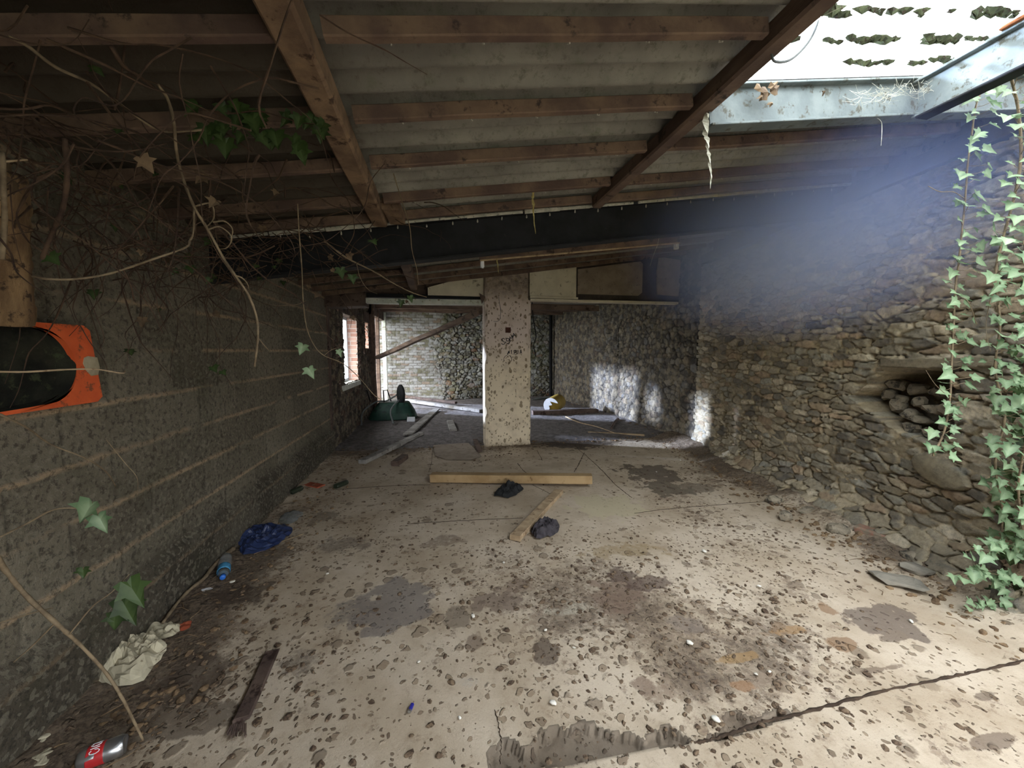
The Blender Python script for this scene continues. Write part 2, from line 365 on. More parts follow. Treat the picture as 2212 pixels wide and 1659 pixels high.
def spline(pts, n=8):
    P = [Vector(p) for p in pts]; P = [P[0]*2-P[1]]+P+[P[-1]*2-P[-2]]; out = []
    for i in range(1, len(P)-2):
        a, b, c, d = P[i-1:i+3]
        for k in range(n):
            t = k/n; out.append(.5*((2*b)+(c-a)*t+(2*a-5*b+4*c-d)*t*t+(3*b-a-3*c+d)*t**3))
    out.append(P[-2]); return out
def grid_mesh(name, P, mat, col=None, attrs=None, keep=None, flip=False, parent=None, cattrs=None):
    """P: (ny,nx,3) array"""
    ny, nx = P.shape[:2]; idx = np.arange(ny*nx).reshape(ny, nx)
    q = np.stack([idx[:-1, :-1], idx[:-1, 1:], idx[1:, 1:], idx[1:, :-1]], -1)
    if keep is not None: q = q[keep]
    q = q.reshape(-1, 4)
    if flip: q = q[:, ::-1]
    me = bpy.data.meshes.new(name); me.vertices.add(ny*nx); me.vertices.foreach_set('co', P.reshape(-1).astype(np.float32))
    me.loops.add(q.size); me.loops.foreach_set('vertex_index', q.reshape(-1).astype(np.int32))
    me.polygons.add(len(q)); me.polygons.foreach_set('loop_start', np.arange(0, q.size, 4, dtype=np.int32))
    me.polygons.foreach_set('use_smooth', np.ones(len(q), dtype=bool))
    me.update(calc_edges=True)
    cs = dict(cattrs or {})
    if col is not None: cs['alb'] = col
    for k, c in cs.items():
        at = me.attributes.new(k, 'FLOAT_COLOR', 'POINT')
        c4 = np.concatenate([c.reshape(-1, 3), np.ones((ny*nx, 1))], 1); at.data.foreach_set('color', c4.reshape(-1).astype(np.float32))
    for k, a in (attrs or {}).items():
        at = me.attributes.new(k, 'FLOAT', 'POINT'); at.data.foreach_set('value', a.reshape(-1).astype(np.float32))
    me.validate(); me.materials.append(mat); o = bpy.data.objects.new(name, me); COL.objects.link(o)
    if parent: o.parent = parent
    return o
LC = lambda *cs: np.array([lin(c) for c in cs])
# ------------------------------------------------------------------ rubble pattern
def rubble(U, V, cw=.17, ch=.075, seed=1, amp=.03):
    """returns relief height (m), stone colour index 0..1 and edge mask"""
    u = U + .05*(fbm(U*3, V*3, seed+5)-.5) + .03*(fbm(U*14, V*14, seed+6)-.5)
    v = V + .10*(fbm(U*1.1, V*1.5, seed+7)-.5) + .022*(fbm(U*12, V*16, seed+8)-.5)
    gu, gv = u/cw, v/ch
    iu, iv = np.floor(gu).astype(np.int64), np.floor(gv).astype(np.int64)
    F1 = np.full(U.shape, 9.); F2 = np.full(U.shape, 9.); I1 = np.zeros(U.shape, np.int64); J1 = np.zeros(U.shape, np.int64)
    CX = np.zeros(U.shape); CY = np.zeros(U.shape)
    for dj in (-2, -1, 0, 1, 2):
        for di in (-2, -1, 0, 1, 2):
            a, b = iu+di, iv+dj
            px = a+.5*(b % 2)+.15+.7*_h(a, b, seed); py = b+.2+.6*_h(a, b, seed+1)
            wgt = .55*_h(a, b, seed+2)**2
            dx, dy = gu-px, gv-py
            d = np.sqrt(dx*dx*.9+dy*dy) - wgt
            c = d < F1
            F2 = np.where(c, F1, np.minimum(F2, d)); I1 = np.where(c, a, I1); J1 = np.where(c, b, J1)
            CX = np.where(c, dx, CX); CY = np.where(c, dy, CY); F1 = np.where(c, d, F1)
    e = F2-F1
    rs = _h(I1, J1, seed+11); rt = _h(I1, J1, seed+12); rp = _h(I1, J1, seed+13); ry = _h(I1, J1, seed+14)
    mort = .06+.16*fbm(U*2.3, V*2.3, seed+20)          # joint width varies over the wall
    body = sst(mort*.3, mort*.3+.16, e)
    hgt = body*(.15+.75*rp**1.5) + .22*(rt-.5)*CX*body + .35*(ry-.35)*CY*body
    ck = sst(.13, .0, e)*sst(.40, .54, fbm(U*3.1, V*6, seed+32))
    hgt = amp*hgt - .034*ck + amp*.8*(fbm(U*22, V*34, seed+30, 5)-.5) + .05*(fbm(U*.9, V*.9, seed+31)-.5)
    return hgt, rs, rt, body
PAL = LC((184, 172, 148), (170, 160, 140), (196, 182, 156), (152, 144, 128), (180, 158, 132), (174, 170, 156), (128, 122, 112), (206, 194, 170))
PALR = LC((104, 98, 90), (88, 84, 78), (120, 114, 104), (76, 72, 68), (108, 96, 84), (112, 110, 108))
PALFAR = LC((140, 140, 118), (116, 114, 96), (150, 148, 130), (98, 96, 84), (132, 122, 98), (146, 148, 138), (156, 156, 150), (122, 118, 90))
def stonecol(rs, rt, body, U, V, pal, mortar, seed=0):
    k = np.clip((rs*len(pal)).astype(int), 0, len(pal)-1); c = pal[k]*(.75+.5*rt)[..., None]
    m = np.array(lin(mortar))*(.7+.6*fbm(U*6, V*6, seed+40))[..., None]
    b = sst(.15, .75, body)[..., None]; return m*(1-b)+c*b
# ================================================================== SETTING
# ---- right rubble wall, three straight runs
RW = [(2.50, -2.6), (3.75, 5.10), (3.72, 7.60), (3.36, 11.30)]
def right_x(y):
    for (x0, y0), (x1, y1) in zip(RW, RW[1:]):
        if y <= y1: return x0+(x1-x0)*(y-y0)/(y1-y0)
    return RW[-1][0]
def hole_mask(y, z):
    """1 inside the broken-out cavity"""
    n = .06*(fbm(y*7, z*7, 91)-.5)*2; yy = y+n; zz = z+.7*n
    poly = [(2.60, .99), (2.45, 1.13), (2.28, 1.28), (1.95, 1.29), (1.88, 1.15), (1.90, .90), (1.98, .78), (2.2, .80), (2.40, .90)]
    d = np.full(y.shape, 9.0)
    for (a, b), (c, e) in zip(poly, poly[1:]+poly[:1]):
        ex, ey = c-a, e-b; L = math.hypot(ex, ey); cr = ((yy-a)*ey-(zz-b)*ex)/L; d = np.minimum(d, -cr)
    d = -d if False else d
    return d
def run_wall(name, a, b, z1, res, mat, pal, mortar, seed, cw, ch, amp, carve=False, foot=.22):
    a = np.array(a); b = np.array(b); L = np.linalg.norm(b-a); t = (b-a)/L
    nrm = np.array([-t[1], t[0]])                                     # towards the room (-x)
    nu, nv = int(L/res)+1, int(z1/res)+1
    u = np.linspace(0, L, nu); v = np.linspace(0, z1, nv); U, V = np.meshgrid(u, v)
    Y = a[1]+t[1]*U; US = Y*1.0
    hgt, rs, rt, body = rubble(US, V, cw, ch, seed, amp)
    hgt = hgt + foot*sst(.32, 0.0, V)**1.5*(1-.75*sst(4.0, 5.0, US))*(.5+fbm(US*1.5, V*2, seed+50))   # battered foot
    col = stonecol(rs, rt, body, US, V, pal, mortar, seed)
    if carve:
        d = hole_mask(Y, V); ins = sst(0.0, .035, d); hgt = hgt - ins*(.30+.08*fbm(US*6, V*6, 77))
        # one long lintel stone over the cavity and a flat slab below it
        lt = sst(.012, 0, np.abs(V-(1.325+.015*np.sin(Y*5)))-.028)*sst(.02, 0, np.abs(Y-2.02)-.33)
        hgt = np.where(lt > .5, .035+.006*fbm(US*20, V*20, 3), hgt); col = np.where((lt > .5)[..., None], np.array(lin((136, 126, 106))), col)
        dsl = np.hypot((Y-1.93)/.16, (V-.60-.25*(Y-1.9))/.085); sl = dsl+.35*(fbm(US*9, V*9, 5)-.5) < 1
        hgt = np.where(sl, .05-.02*dsl, hgt); col = np.where(sl[..., None], np.array(lin((150, 140, 118))), col)
    X = a[0]+t[0]*U+nrm[0]*hgt; Yp = Y+nrm[1]*hgt
    # darker grey band high under the roof
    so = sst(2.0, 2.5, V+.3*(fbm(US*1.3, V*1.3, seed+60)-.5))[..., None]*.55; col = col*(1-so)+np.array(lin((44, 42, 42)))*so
    return struct(grid_mesh(name, np.stack([X, Yp, V], -1), mat, col, flip=False))
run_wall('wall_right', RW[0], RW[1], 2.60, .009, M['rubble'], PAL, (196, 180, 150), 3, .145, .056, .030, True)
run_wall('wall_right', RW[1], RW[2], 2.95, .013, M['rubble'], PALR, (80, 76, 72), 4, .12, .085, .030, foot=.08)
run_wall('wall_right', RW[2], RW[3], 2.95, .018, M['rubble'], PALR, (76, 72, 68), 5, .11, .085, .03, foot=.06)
# wall plate and dark infill between the near wall top and the roof
mb = MB(); mb.beam((2.50+.16, -2.6, 2.66), (3.75+.14, 5.1, 2.70), .30, .12); o = mb.build('wall_plate', M['darkpanel'])
tag(o, 'dark timber wall plate lying along the top of the right stone wall', 'beam')
mb = MB(); mb.add([(2.62, -2.6, 2.5), (3.87, 5.1, 2.5), (3.87, 5.1, 3.1), (2.62, -2.6, 3.1)], [(0, 1, 2, 3)])
struct(mb.build('wall_right', M['darkboard']))
# ---- left blockwork wall
def left_wall():
    y0, y1, z1, res = -2.6, 5.65, 2.20, .0105
    Y, V = np.meshgrid(np.linspace(y0, y1, int((y1-y0)/res)), np.linspace(0, z1, int(z1/res)))
    zz = V+.012*(fbm(Y*2, V*2, 8)-.5)
    r = (zz-1.4)/.23; row = np.floor(r+.5).astype(np.int64); dj = np.abs(r-np.round(r))*.23
    uu = Y/.45+.5*(np.floor(r) % 2)+.02*(fbm(Y*9, V*9, 9)-.5); dv = np.abs(uu-np.round(uu))*.45
    cell = _h(np.floor(uu).astype(np.int64), np.floor(r).astype(np.int64), 5)
    mj = sst(.014, .006, dj+.008*(fbm(Y*30, V*30, 10)-.5)); mv = sst(.008, .003, dv)
    gapn = fbm(Y*3, V*8, 12); base = LC((106, 99, 85), (128, 121, 105))
    col = base[0]*(1-cell[..., None])+base[1]*cell[..., None]
    col = col*(.65+.7*fbm(Y*1.6, V*1.6, 13))[..., None]
    mc = np.array(lin((172, 150, 122)))*(.8+.4*fbm(Y*5, V*5, 14))[..., None]
    fade = (mj*sst(.30, .42, gapn)*.95)[..., None]; col = col*(1-fade)+mc*fade
    fv = (mv*.5)[..., None]; col = col*(1-fv)+np.array(lin((34, 32, 30)))*fv
    damp = (sst(.40, .30, V+.02*(fbm(Y*8, V*8, 15)-.5))*.6)[..., None]; col = col*(1-damp)+np.array(lin((46, 40, 32)))*damp
    pale = (sst(.6, .72, fbm(Y*2.2+3, V*3.1, 16))*.35)[..., None]; col = col*(1-pale)+np.array(lin((116, 110, 96)))*pale
    h_ = .006*mj*sst(.36, .5, gapn)-.006*mv+.010*(fbm(Y*9, V*9, 17)-.5)+.004*cell + .03*sst(.34, .30, V)
    # cavity behind the orange panel opening
    return struct(grid_mesh('wall_left', np.stack([-1.45+h_, Y, V], -1), M['block'], col, flip=True))
left_wall()
# pier, brick and rubble stretch of the left wall with the window, beyond the partition
def relief_left(name, y0, y1, z0, z1, opening, seed, pal, mortar, mat, bricky):
    res = .014; Y, V = np.meshgrid(np.linspace(y0, y1, int((y1-y0)/res)), np.linspace(z0, z1, int((z1-z0)/res)))
    hgt, rs, rt, body = rubble(Y, V, .15 if bricky else .17, .08, seed, .025); col = stonecol(rs, rt, body, Y, V, pal, mortar, seed)
    keep = np.ones((Y.shape[0]-1, Y.shape[1]-1), bool)
    yc = (Y[:-1, :-1]+Y[1:, 1:])/2; vc = (V[:-1, :-1]+V[1:, 1:])/2; jag = .03*(fbm(yc*9, vc*9, 3)-.5)
    for (a, b, c, d) in opening: keep &= ~((yc > a+jag) & (yc < b+jag) & (vc > c+jag) & (vc < d))
    return struct(grid_mesh(name, np.stack([-1.45+hgt, Y, V], -1), mat, col, keep=keep, flip=True))
DK = LC((74, 66, 58), (60, 54, 50), (90, 80, 68), (50, 46, 42), (86, 64, 54), (70, 62, 60))
relief_left('wall_left', 5.65, 8.95, 0, 2.45, [(6.5, 7.6, .87, 1.98), (8.42, 8.80, 1.45, 1.98)], 21, DK, (60, 52, 46), M['rubblefar' if 0 else 'rubble'], True)
mb = MB()   # thick jambs, sill and head of the window openings
for (a, b, c, d) in ((6.47, 7.62, .84, 2.0), (8.40, 8.82, 1.42, 2.0)):
    mb.box((-1.66, a-.25, c-.1), (-1.452, a, d+.1)); mb.box((-1.66, b, c-.1), (-1.452, b+.25, d+.1))
struct(mb.build('trim_1', M['brickreveal']))
mb = MB(); mb.box((-1.75, 5.3, 0), (-1.475, 6.2, 2.4)); mb.box((-1.6, 5.60, 0), (-1.43, 5.68, 2.2)); mb.box((-1.62, 6.15, 0), (-1.475, 8.96, .8)); mb.box((-1.62, 7.85, 0), (-1.475, 8.17, 2.4)); struct(mb.build('wall_left', M['darkboard']))
mb = MB(); mb.box((-1.84, 6.3, .78), (-1.42, 7.68, .855), .008); struct(mb.build('trim_2', M['whitepaint']))
mb = MB(); mb.box((-1.82, 6.3, 1.99), (-1.44, 7.7, 2.2)); mb.box((-1.82, 8.3, 1.99), (-1.44, 8.9, 2.2)); struct(mb.build('trim_3', M['darkboard']))
wr = empty('window_1', (-1.64, 7.05, 1.4), None, None); wr['kind'] = 'structure'
mb = MB()
for y in (6.50, 6.90, 7.25, 7.58): mb.beam((-1.64, y, .86), (-1.64, y, 1.99), .05, .05, (1, 0, 0))
for z in (.88, 1.97): mb.beam((-1.64, 6.48, z), (-1.64, 7.6, z), .05, .05)
adopt(wr, mb.build('window_frame', M['upvc']))
# far wall
def far_wall():
    res = .016; X, V = np.meshgrid(np.linspace(-1.9, 3.6, int(5.5/res)), np.linspace(-.05, 2.9, int(2.95/res)))
    hgt, rs, rt, body = rubble(X, V, .14, .085, 31, .05)
    col = stonecol(rs, rt, body, X, V, PALFAR, (66, 60, 52), 31)
    lime = (sst(.3, -.9, X+.7*(V-1.0)*.3+.6*(fbm(X*2, V*2, 33)-.5))*.75)[..., None]
    col = col*(1-lime)+np.array(lin((178, 178, 180)))*(.75+.5*rt)[..., None]*lime
    gr = (sst(.48, .66, fbm(X*1.3, V*1.3, 35))*.5*sst(.3, 1.2, V))[..., None]; col = col*(1-gr)+np.array(lin((112, 114, 78)))*gr
    rb = ((rs > .95) & (body > .5))[..., None]*.5; col = col*(1-rb)+np.array(lin((146, 96, 76)))*rb
    rw = np.floor(V/.075+.3*(fbm(X*2, V*2, 36)-.5)); bu = X/.225+.5*(rw % 2); vz = (V/.075+.3*(fbm(X*2, V*2, 36)-.5))-rw
    mo = np.minimum(np.abs(bu-np.round(bu))*.225, np.minimum(vz, 1-vz)*.075); bid = _h(np.floor(bu+.5*0).astype(np.int64), rw.astype(np.int64), 37)
    bc = LC((170, 168, 164), (146, 144, 134), (152, 136, 120), (122, 120, 98), (178, 178, 176))[(bid*5).astype(int)]; bc = np.where((mo < .007)[..., None], np.array(lin((112, 108, 102))), bc)
    wb = sst(.15, -.25, X+.9*(fbm(X*1.7, V*1.7, 38)-.5)-.25*(V > 1.5)); w3 = wb[..., None]
    col = col*(1-w3)+bc*w3; hgt = hgt*(1-wb)+wb*(.02+.008*(mo > .007)+.006*bid)
    heap = sst(.75, 0, V)*np.exp(-((X-.35)/.8)**2)*.35
    return struct(grid_mesh('wall_far', np.stack([X, 11.3-hgt-heap, V], -1), M['rubblefar'], col, flip=False))
far_wall()
# unseen rear wall (open end at the right), its closed part shaped to limit daylight
mb = MB(); mb.box((-1.6, -2.75, 0), (.2, -2.6, 2.3)); mb.box((.2, -2.75, 1.8), (2.7, -2.6, 3.0)); struct(mb.build('wall_rear_unseen', M['darkboard']))
mb = MB()   # solid core of the stone walls
for (xa, ya), (xb, yb) in zip(RW, RW[1:]): mb.add([(xa+.42, ya-.1, -.1), (xb+.42, yb+.1, -.1), (xb+.42, yb+.1, 3.0), (xa+.42, ya-.1, 3.0)], [(0, 1, 2, 3)])
mb.box((3.45, 5.02, 0), (4.15, 5.16, 3.0)) if 0 else None
for (x, y) in RW[1:3]: mb.box((x+.045, y-.09, 0), (x+.4, y+.09, 2.95))
mb.box((-2.0, 11.45, 0), (4.3, 11.5, 3)); struct(mb.build('wall_right', M['stone']))
# ---- floors
STAINS = [  # px, py, half-width px, half-height px, colour, strength
 (1905, 1345, 85, 48, (88, 76, 70), 1.0), (1700, 1365, 55, 14, (150, 118, 80), .8), (1825, 1395, 40, 24, (128, 98, 70), .9), (1780, 1322, 26, 20, (134, 104, 76), .9),
 (2125, 1510, 55, 16, (104, 90, 78), .9), (2140, 1610, 80, 22, (102, 86, 74), .9), (1590, 1425, 62, 12, (150, 122, 84), .9), (1690, 1360, 24, 18, (120, 96, 72), .8),
 (1600, 1488, 45, 22, (140, 106, 76), .8), (1660, 1470, 55, 20, (132, 116, 100), .7), (850, 1315, 110, 62, (112, 106, 104), .72), (760, 1330, 60, 30, (120, 114, 108), .6),
 (1340, 1245, 60, 20, (76, 58, 52), .9), (1395, 1262, 62, 18, (80, 62, 56), .95), (1180, 1415, 38, 30, (70, 56, 48), .95), (1030, 1395, 25, 22, (112, 96, 82), .8),
 (1090, 1305, 80, 22, (112, 96, 84), .75), (985, 1340, 36, 34, (118, 106, 92), .7), (1330, 1290, 110, 40, (122, 102, 88), .62), (1420, 1500, 60, 30, (130, 112, 96), .6),
 (1230, 1325, 60, 20, (186, 178, 160), .55), (1405, 1025, 70, 22, (62, 52, 46), 1.0), (1440, 1055, 55, 22, (70, 62, 52), .95), (1310, 1095, 90, 26, (192, 182, 152), .9),
 (1500, 1055, 60, 12, (110, 100, 88), .7), (700, 1120, 50, 14, (112, 102, 90), .6), (740, 1180, 60, 20, (118, 108, 98), .6), (1240, 960, 90, 12, (70, 60, 52), .9),
 (1010, 1480, 40, 20, (180, 172, 160), .5), (1480, 1355, 50, 26, (124, 112, 102), .7), (1350, 1190, 120, 22, (148, 128, 94), .6), (960, 1170, 60, 14, (126, 110, 96), .6),
 (1390, 1480, 30, 30, (116, 96, 82), .7), (1900, 1450, 70, 12, (108, 92, 78), .8), (1940, 1375, 50, 16, (92, 78, 68), .9), (1120, 1265, 60, 18, (116, 98, 86), .6),
 (640, 1440, 70, 40, (112, 102, 92), .55), (420, 1560, 120, 50, (90, 78, 66), .7), (420, 1470, 90, 50, (80, 68, 58), .75), (520, 1290, 60, 30, (74, 62, 52), .8)]
SEAM = [onz(*p) for p in ((940, 1680), (1075, 1612), (1200, 1590), (1290, 1585), (1385, 1612), (1540, 1595), (1640, 1565), (1720, 1548), (1900, 1500), (2212, 1432), (2330, 1405))]
LOWER = [onz(*p) for p in ((940, 1740), (1085, 1670), (1230, 1655), (1395, 1618), (1560, 1598), (1700, 1556), (1905, 1504), (2212, 1438), (2330, 1411))]
def yline(P, x): return np.interp(x, [p[0] for p in P], [p[1] for p in P])
def floor_fields(X, Y):
    d = .36+.42*(fbm(X*1.4+5, Y*1.4, 51)-.5)*2+.25*(fbm(X*5, Y*5, 52)-.5)
    c = onz(1350, 1300); d += .30*np.exp(-(((X-c[0])/1.0)**2+((Y-c[1])/.7)**2))
    d += .66*sst(-.72, -1.38, X+.35*(fbm(X*2, Y*2, 53)-.5))*sst(7, 1.0, Y)           # muddy strip by the block wall
    rx = np.interp(Y, [q[1] for q in RW], [q[0] for q in RW]); d += .55*sst(.62, .18, rx-X+.3*(fbm(X*3, Y*3, 54)-.5))
    d += .5*sst(5.0, 5.5, Y+.3*(fbm(X*2, Y*2, 55)-.5))
    d -= .25*sst(2.6, 3.4, Y)*sst(4.9, 4.3, Y)*sst(2.2, 1.6, X)
    d = np.clip(d, .05, 1.2)
    col = np.zeros(X.shape+(3,)); amt = np.zeros(X.shape)
    for (px, py, rx_, ry_, c, s) in STAINS:
        p = onz(px, py); ax = abs(onz(px+rx_, py)[0]-p[0]); ay = abs(onz(px, py-ry_)[1]-p[1])
        q = np.hypot((X-p[0])/ax, (Y-p[1])/ay); a = s*sst(1.15, .55, q+1.5*(fbm(X*11, Y*11, int(px), 5)-.5))
        w = (a > amt)[..., None]; col = np.where(w, np.array(lin(c)), col); amt = np.maximum(amt, a)
    return d, col, amt
def floor_main():
    res = .0105; x0, x1, y0, y1 = -1.46, 3.95, .2, 5.62
    X, Y = np.meshgrid(np.linspace(x0, x1, int((x1-x0)/res)), np.linspace(y0, y1, int((y1-y0)/res)))
    d, col, amt = floor_fields(X, Y)
    rag = .05*(fbm(X*11, Y*6, 61, 5)-.5)*2*np.interp(X, [.1, .3, 1.1, 1.4, 3], [1, 1.9, 1.9, .25, .2])+.020*(fbm(X*34, Y*34, 62)-.5)
    top = yline(SEAM, X)+rag; low = yline(LOWER, X)+.008*(fbm(X*12, Y*12, 63)-.5)
    gap = (Y < top) & (Y > low) & (X > .16) & (X < 1.30)
    Z = .006*(fbm(X*1.2, Y*1.2, 64)-.5)*2 + .010
    curl = sst(.04, 0, np.abs(Y-top))*.004*(X > .16)*(X < 1.25)*sst(-.01, .0, Y-top); Z = Z+curl
    Z = np.where(gap, -.014+.022*(fbm(X*16, Y*16, 65)-.5), Z)
    rx = np.interp(Y, [q[1] for q in RW], [q[0] for q in RW]); dr = rx-X
    Z += (.06+.05*fbm(X*7, Y*7, 66))*sst(.45, .05, dr+.2*(fbm(X*4, Y*4, 67)-.5)) + .035*sst(-1.15, -1.45, X)*fbm(X*9, Y*9, 68)
    Z += .008*sst(.75, 1.1, d)*fbm(X*25, Y*25, 69)
    edge = (Y < top+.016) & (Y > low-.004) & (X > .145) & (X < 1.31); gap = edge; m = gap[..., None]; col = np.where(m, np.array(lin((84, 73, 63)))*(.7+.6*fbm(X*20, Y*20, 70))[..., None], col); amt = np.where(gap, 2.0, amt)  # mud colour runs onto the torn rim, painting in its shade line
    return struct(grid_mesh('floor', np.stack([X, Y, Z], -1), M['floor'], None, {'dirt': d, 'samt': amt}, cattrs={'stain_shade': col}))
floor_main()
mb = MB(); mb.add([(-1.46, -2.6, .004), (3.2, -2.6, .004), (3.9, .21, .004), (-1.46, .21, .004)], [(0, 1, 2, 3)]); struct(mb.build('floor', M['brownpanel']))
def floor_far():
    res = .03; X, Y = np.meshgrid(np.linspace(-3.2, 3.9, int(7.1/res)), np.linspace(5.60, 11.6, int(6/res)))
    Z = .02+.05*(fbm(X*1.1, Y*1.1, 71)-.5)+.02*(fbm(X*9, Y*9, 72)-.5); Z *= sst(5.6, 5.9, Y); Z += .010
    return struct(grid_mesh('floor', np.stack([X, Y, Z], -1), M['farearth']))
floor_far()
mb = MB(); mb.add([(-30, -30, -.12), (30, -30, -.12), (30, 40, -.12), (-30, 40, -.12)], [(0, 1, 2, 3)])
struct(mb.build('ground', pmat('outside_ground', (120, 122, 104), (140, 138, 120), 1, 1, .01)))
# seams and cracks in the covering (open joints packed with dirt)
mb = MB()
for seg, w in ((((1265, 985), (1300, 1018), (1330, 1050), (1365, 1078)), .010), (((1118, 1003), (1130, 1018), (1140, 1026)), .012), (((1240, 960), (1252, 975), (1265, 985)), .008), (((1160, 975), (1172, 997)), .008),
               (((935, 968), (932, 1000), (926, 1022)), .006), (((880, 1135), (1000, 1128), (1130, 1122)), .006), (((1370, 1112), (1470, 1100), (1700, 1083)), .005),
               (((700, 1062), (850, 1052), (930, 1050)), .006), (((1262, 980), (1250, 1005), (1240, 1022)), .012), (((1500, 1612), (1560, 1597), (1640, 1567), (1720, 1549), (1900, 1501), (2060, 1466), (2212, 1433), (2300, 1412)), .018), (((1070, 1540), (1082, 1600), (1080, 1659)), .004), (((1200, 1075), (1170, 1060), (1150, 1050)), .006)):
    pts = spline([onz(*p) for p in seg], 14)
    L = []; 
    for i, p in enumerate(pts):
        d = (pts[min(i+1, len(pts)-1)]-pts[max(i-1, 0)]).normalized(); s = Vector((-d.y, d.x, 0)); jw = w*random.uniform(.35, 1.0)*.5; off = random.uniform(-.003, .003)
        for sgn, zz in ((-1, .0125), (0, .0155), (1, .0125)): L.append(Vector((p.x, p.y, zz))+s*(sgn*jw+off))
    fs = []
    for i in range(len(pts)-1):
        for k in (0, 1): fs.append((i*3+k, i*3+k+1, i*3+k+4, i*3+k+3))
    mb.add(L, fs)
struct(mb.build('floor', M['crack']))
# ---- roof
PITCH = .128
def roof_sheet(name, x0, x1, y0, y1, mat, dz=.052):
    # corrugations run across the room, parallel to the purlins
    ny = int((y1-y0)/PITCH*12); nx = max(2, int((x1-x0)/.3))
    X, Y = np.meshgrid(np.linspace(x0, x1, nx), np.linspace(y0, y1, ny))
    Z = Z0+SL*X+dz+.024*(1+np.cos(2*np.pi*(Y-1.24)/PITCH))
    return grid_mesh(name, np.stack([X, Y, Z], -1), mat)
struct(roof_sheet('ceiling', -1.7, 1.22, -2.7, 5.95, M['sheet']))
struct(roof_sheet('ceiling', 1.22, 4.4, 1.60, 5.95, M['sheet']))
o = roof_sheet('roof_light_sheet', 1.22, 3.5, -2.7, 1.60, M['clearsheet'], .06); tag(o, 'clear corrugated roof sheet glowing white with moss in its valleys', 'skylight')
# mesh of moss lying in each valley of the clear sheet
mb = MB(); k = 0
for vy in (1.112, 1.24, 1.368, 1.496, .984, .856):
    x = 1.28
    while x < 3.2:
        dens = fbm(np.array([x*4.2]), np.array([vy*31]), 81)[0]
        if dens > .50:
            r = random.uniform(.012, .024)*(1+3*(dens-.50)); c = (x, vy+random.uniform(-.012, .012), roofz(x)+.072)
            n = 9; vs = [(c[0], c[1], c[2]-r*.45)]
            for q in range(n):
                t = 2*math.pi*q/n; rr = r*random.uniform(.5, 1.25); vs.append((c[0]+math.cos(t)*rr*1.4, c[1]+math.sin(t)*rr*.8, c[2]+r*random.uniform(.15, .45)))
            mb.add(vs, [(0, q+1, (q+1) % n+1) for q in range(n)]+[tuple(range(n, 0, -1))])
        x += random.uniform(.02, .05)
tag(mb.build('moss_clumps', M['moss']), 'clumps of dark moss lying in the valleys of the clear roof sheet', 'moss', kind='stuff')
# back room ceiling
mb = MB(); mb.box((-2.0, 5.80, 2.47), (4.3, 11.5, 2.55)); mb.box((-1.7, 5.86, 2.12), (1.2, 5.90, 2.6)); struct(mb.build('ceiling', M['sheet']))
# ---- partition above the openings (y 5.6) and its lintels
YP = 5.60
def slab(name, poly, y0, y1, mat, **kw):
    mb = MB(); n = len(poly); vs = [(x, y0, z) for x, z in poly]+[(x, y1, z) for x, z in poly]
    mb.add(vs, [tuple(range(n)), tuple(range(2*n-1, n-1, -1))]+[(i, i+n, (i+1) % n+n, (i+1) % n) for i in range(n)]); return mb.build(name, mat, **kw)
struct(slab('wall_partition', [(-.12, 2.17), (.66, 2.17), (.66, roofz(.66)+.1), (-.12, roofz(-.12)-.02)], YP, YP+.16, M['plaster']))
struct(slab('wall_partition', [(1.33, 2.16), (2.04, 2.16), (2.04, roofz(2.04)+.1), (1.33, roofz(1.33)+.1)], YP, YP+.16, M['plaster']))
struct(slab('wall_partition', [(2.04, 2.16), (3.9, 2.16), (3.9, roofz(3.9)+.1), (2.04, roofz(2.04)+.1)], YP+.02, YP+.18, M['darkpanel']))
tag(slab('wall_panel', [(2.06, 2.24), (3.04, 2.24), (3.10, 2.29), (3.10, 2.72), (3.06, 2.755), (2.06, 2.60)], YP-.012, YP+.018, M['brownpanel']), 'brown board panel fixed above the right-hand opening beside the cream plaster', 'panel')
struct(slab('wall_partition', [(-1.46, 1.97), (-.94, 2.0), (-.94, 2.24), (-1.46, 2.16)], YP-.05, YP+.25, M['darkboard']))
struct(slab('wall_partition', [(-1.46, 2.14), (.66, 2.14), (.66, 2.5), (-1.46, 2.5)], YP+.17, YP+.2, M['darkboard']))
mb = MB(); mb.beam((-.96, YP+.05, 2.075), (.68, YP+.05, 2.085), .12, .07, seg=6, wob=.006); o = mb.build('lintel', M['whitepaint']); tag(o, 'flaking white painted lintel over the left opening beside the pillar', 'lintel')
mb = MB(); mb.beam((-.96, YP+.10, 2.155), (.68, YP+.10, 2.165), .1, .05); tag(mb.build('lintel', M['blacksteel']), 'black lintel strip above the white painted lintel', 'lintel')
mb = MB(); mb.beam((1.33, YP+.02, 2.135), (3.70, YP+.02, 2.14), .14, .035, seg=6, wob=.004); mb.beam((1.33, YP-.01, 2.175), (2.06, YP-.01, 2.175), .05, .03); tag(mb.build('lintel', M['plaster']), 'cream ledge running along the foot of the panels right of the pillar', 'lintel')
mb = MB(); mb.beam((1.33, YP+.26, 2.06), (2.5, YP+.26, 2.06), .1, .08); tag(mb.build('lintel', M['darkboard']), 'dark timber lintel behind the ledge right of the pillar', 'lintel')
# plaster remains with a dark round hole, high on the right
o = slab('plaster_remnant', [(3.36, 2.27), (3.72, 2.25), (3.78, 2.8), (3.38, 2.84), (3.34, 2.6)], YP-.01, YP+.03, M['brownpanel']); tag(o, 'patch of broken plaster around a dark recess high beside the stone wall', 'plaster')
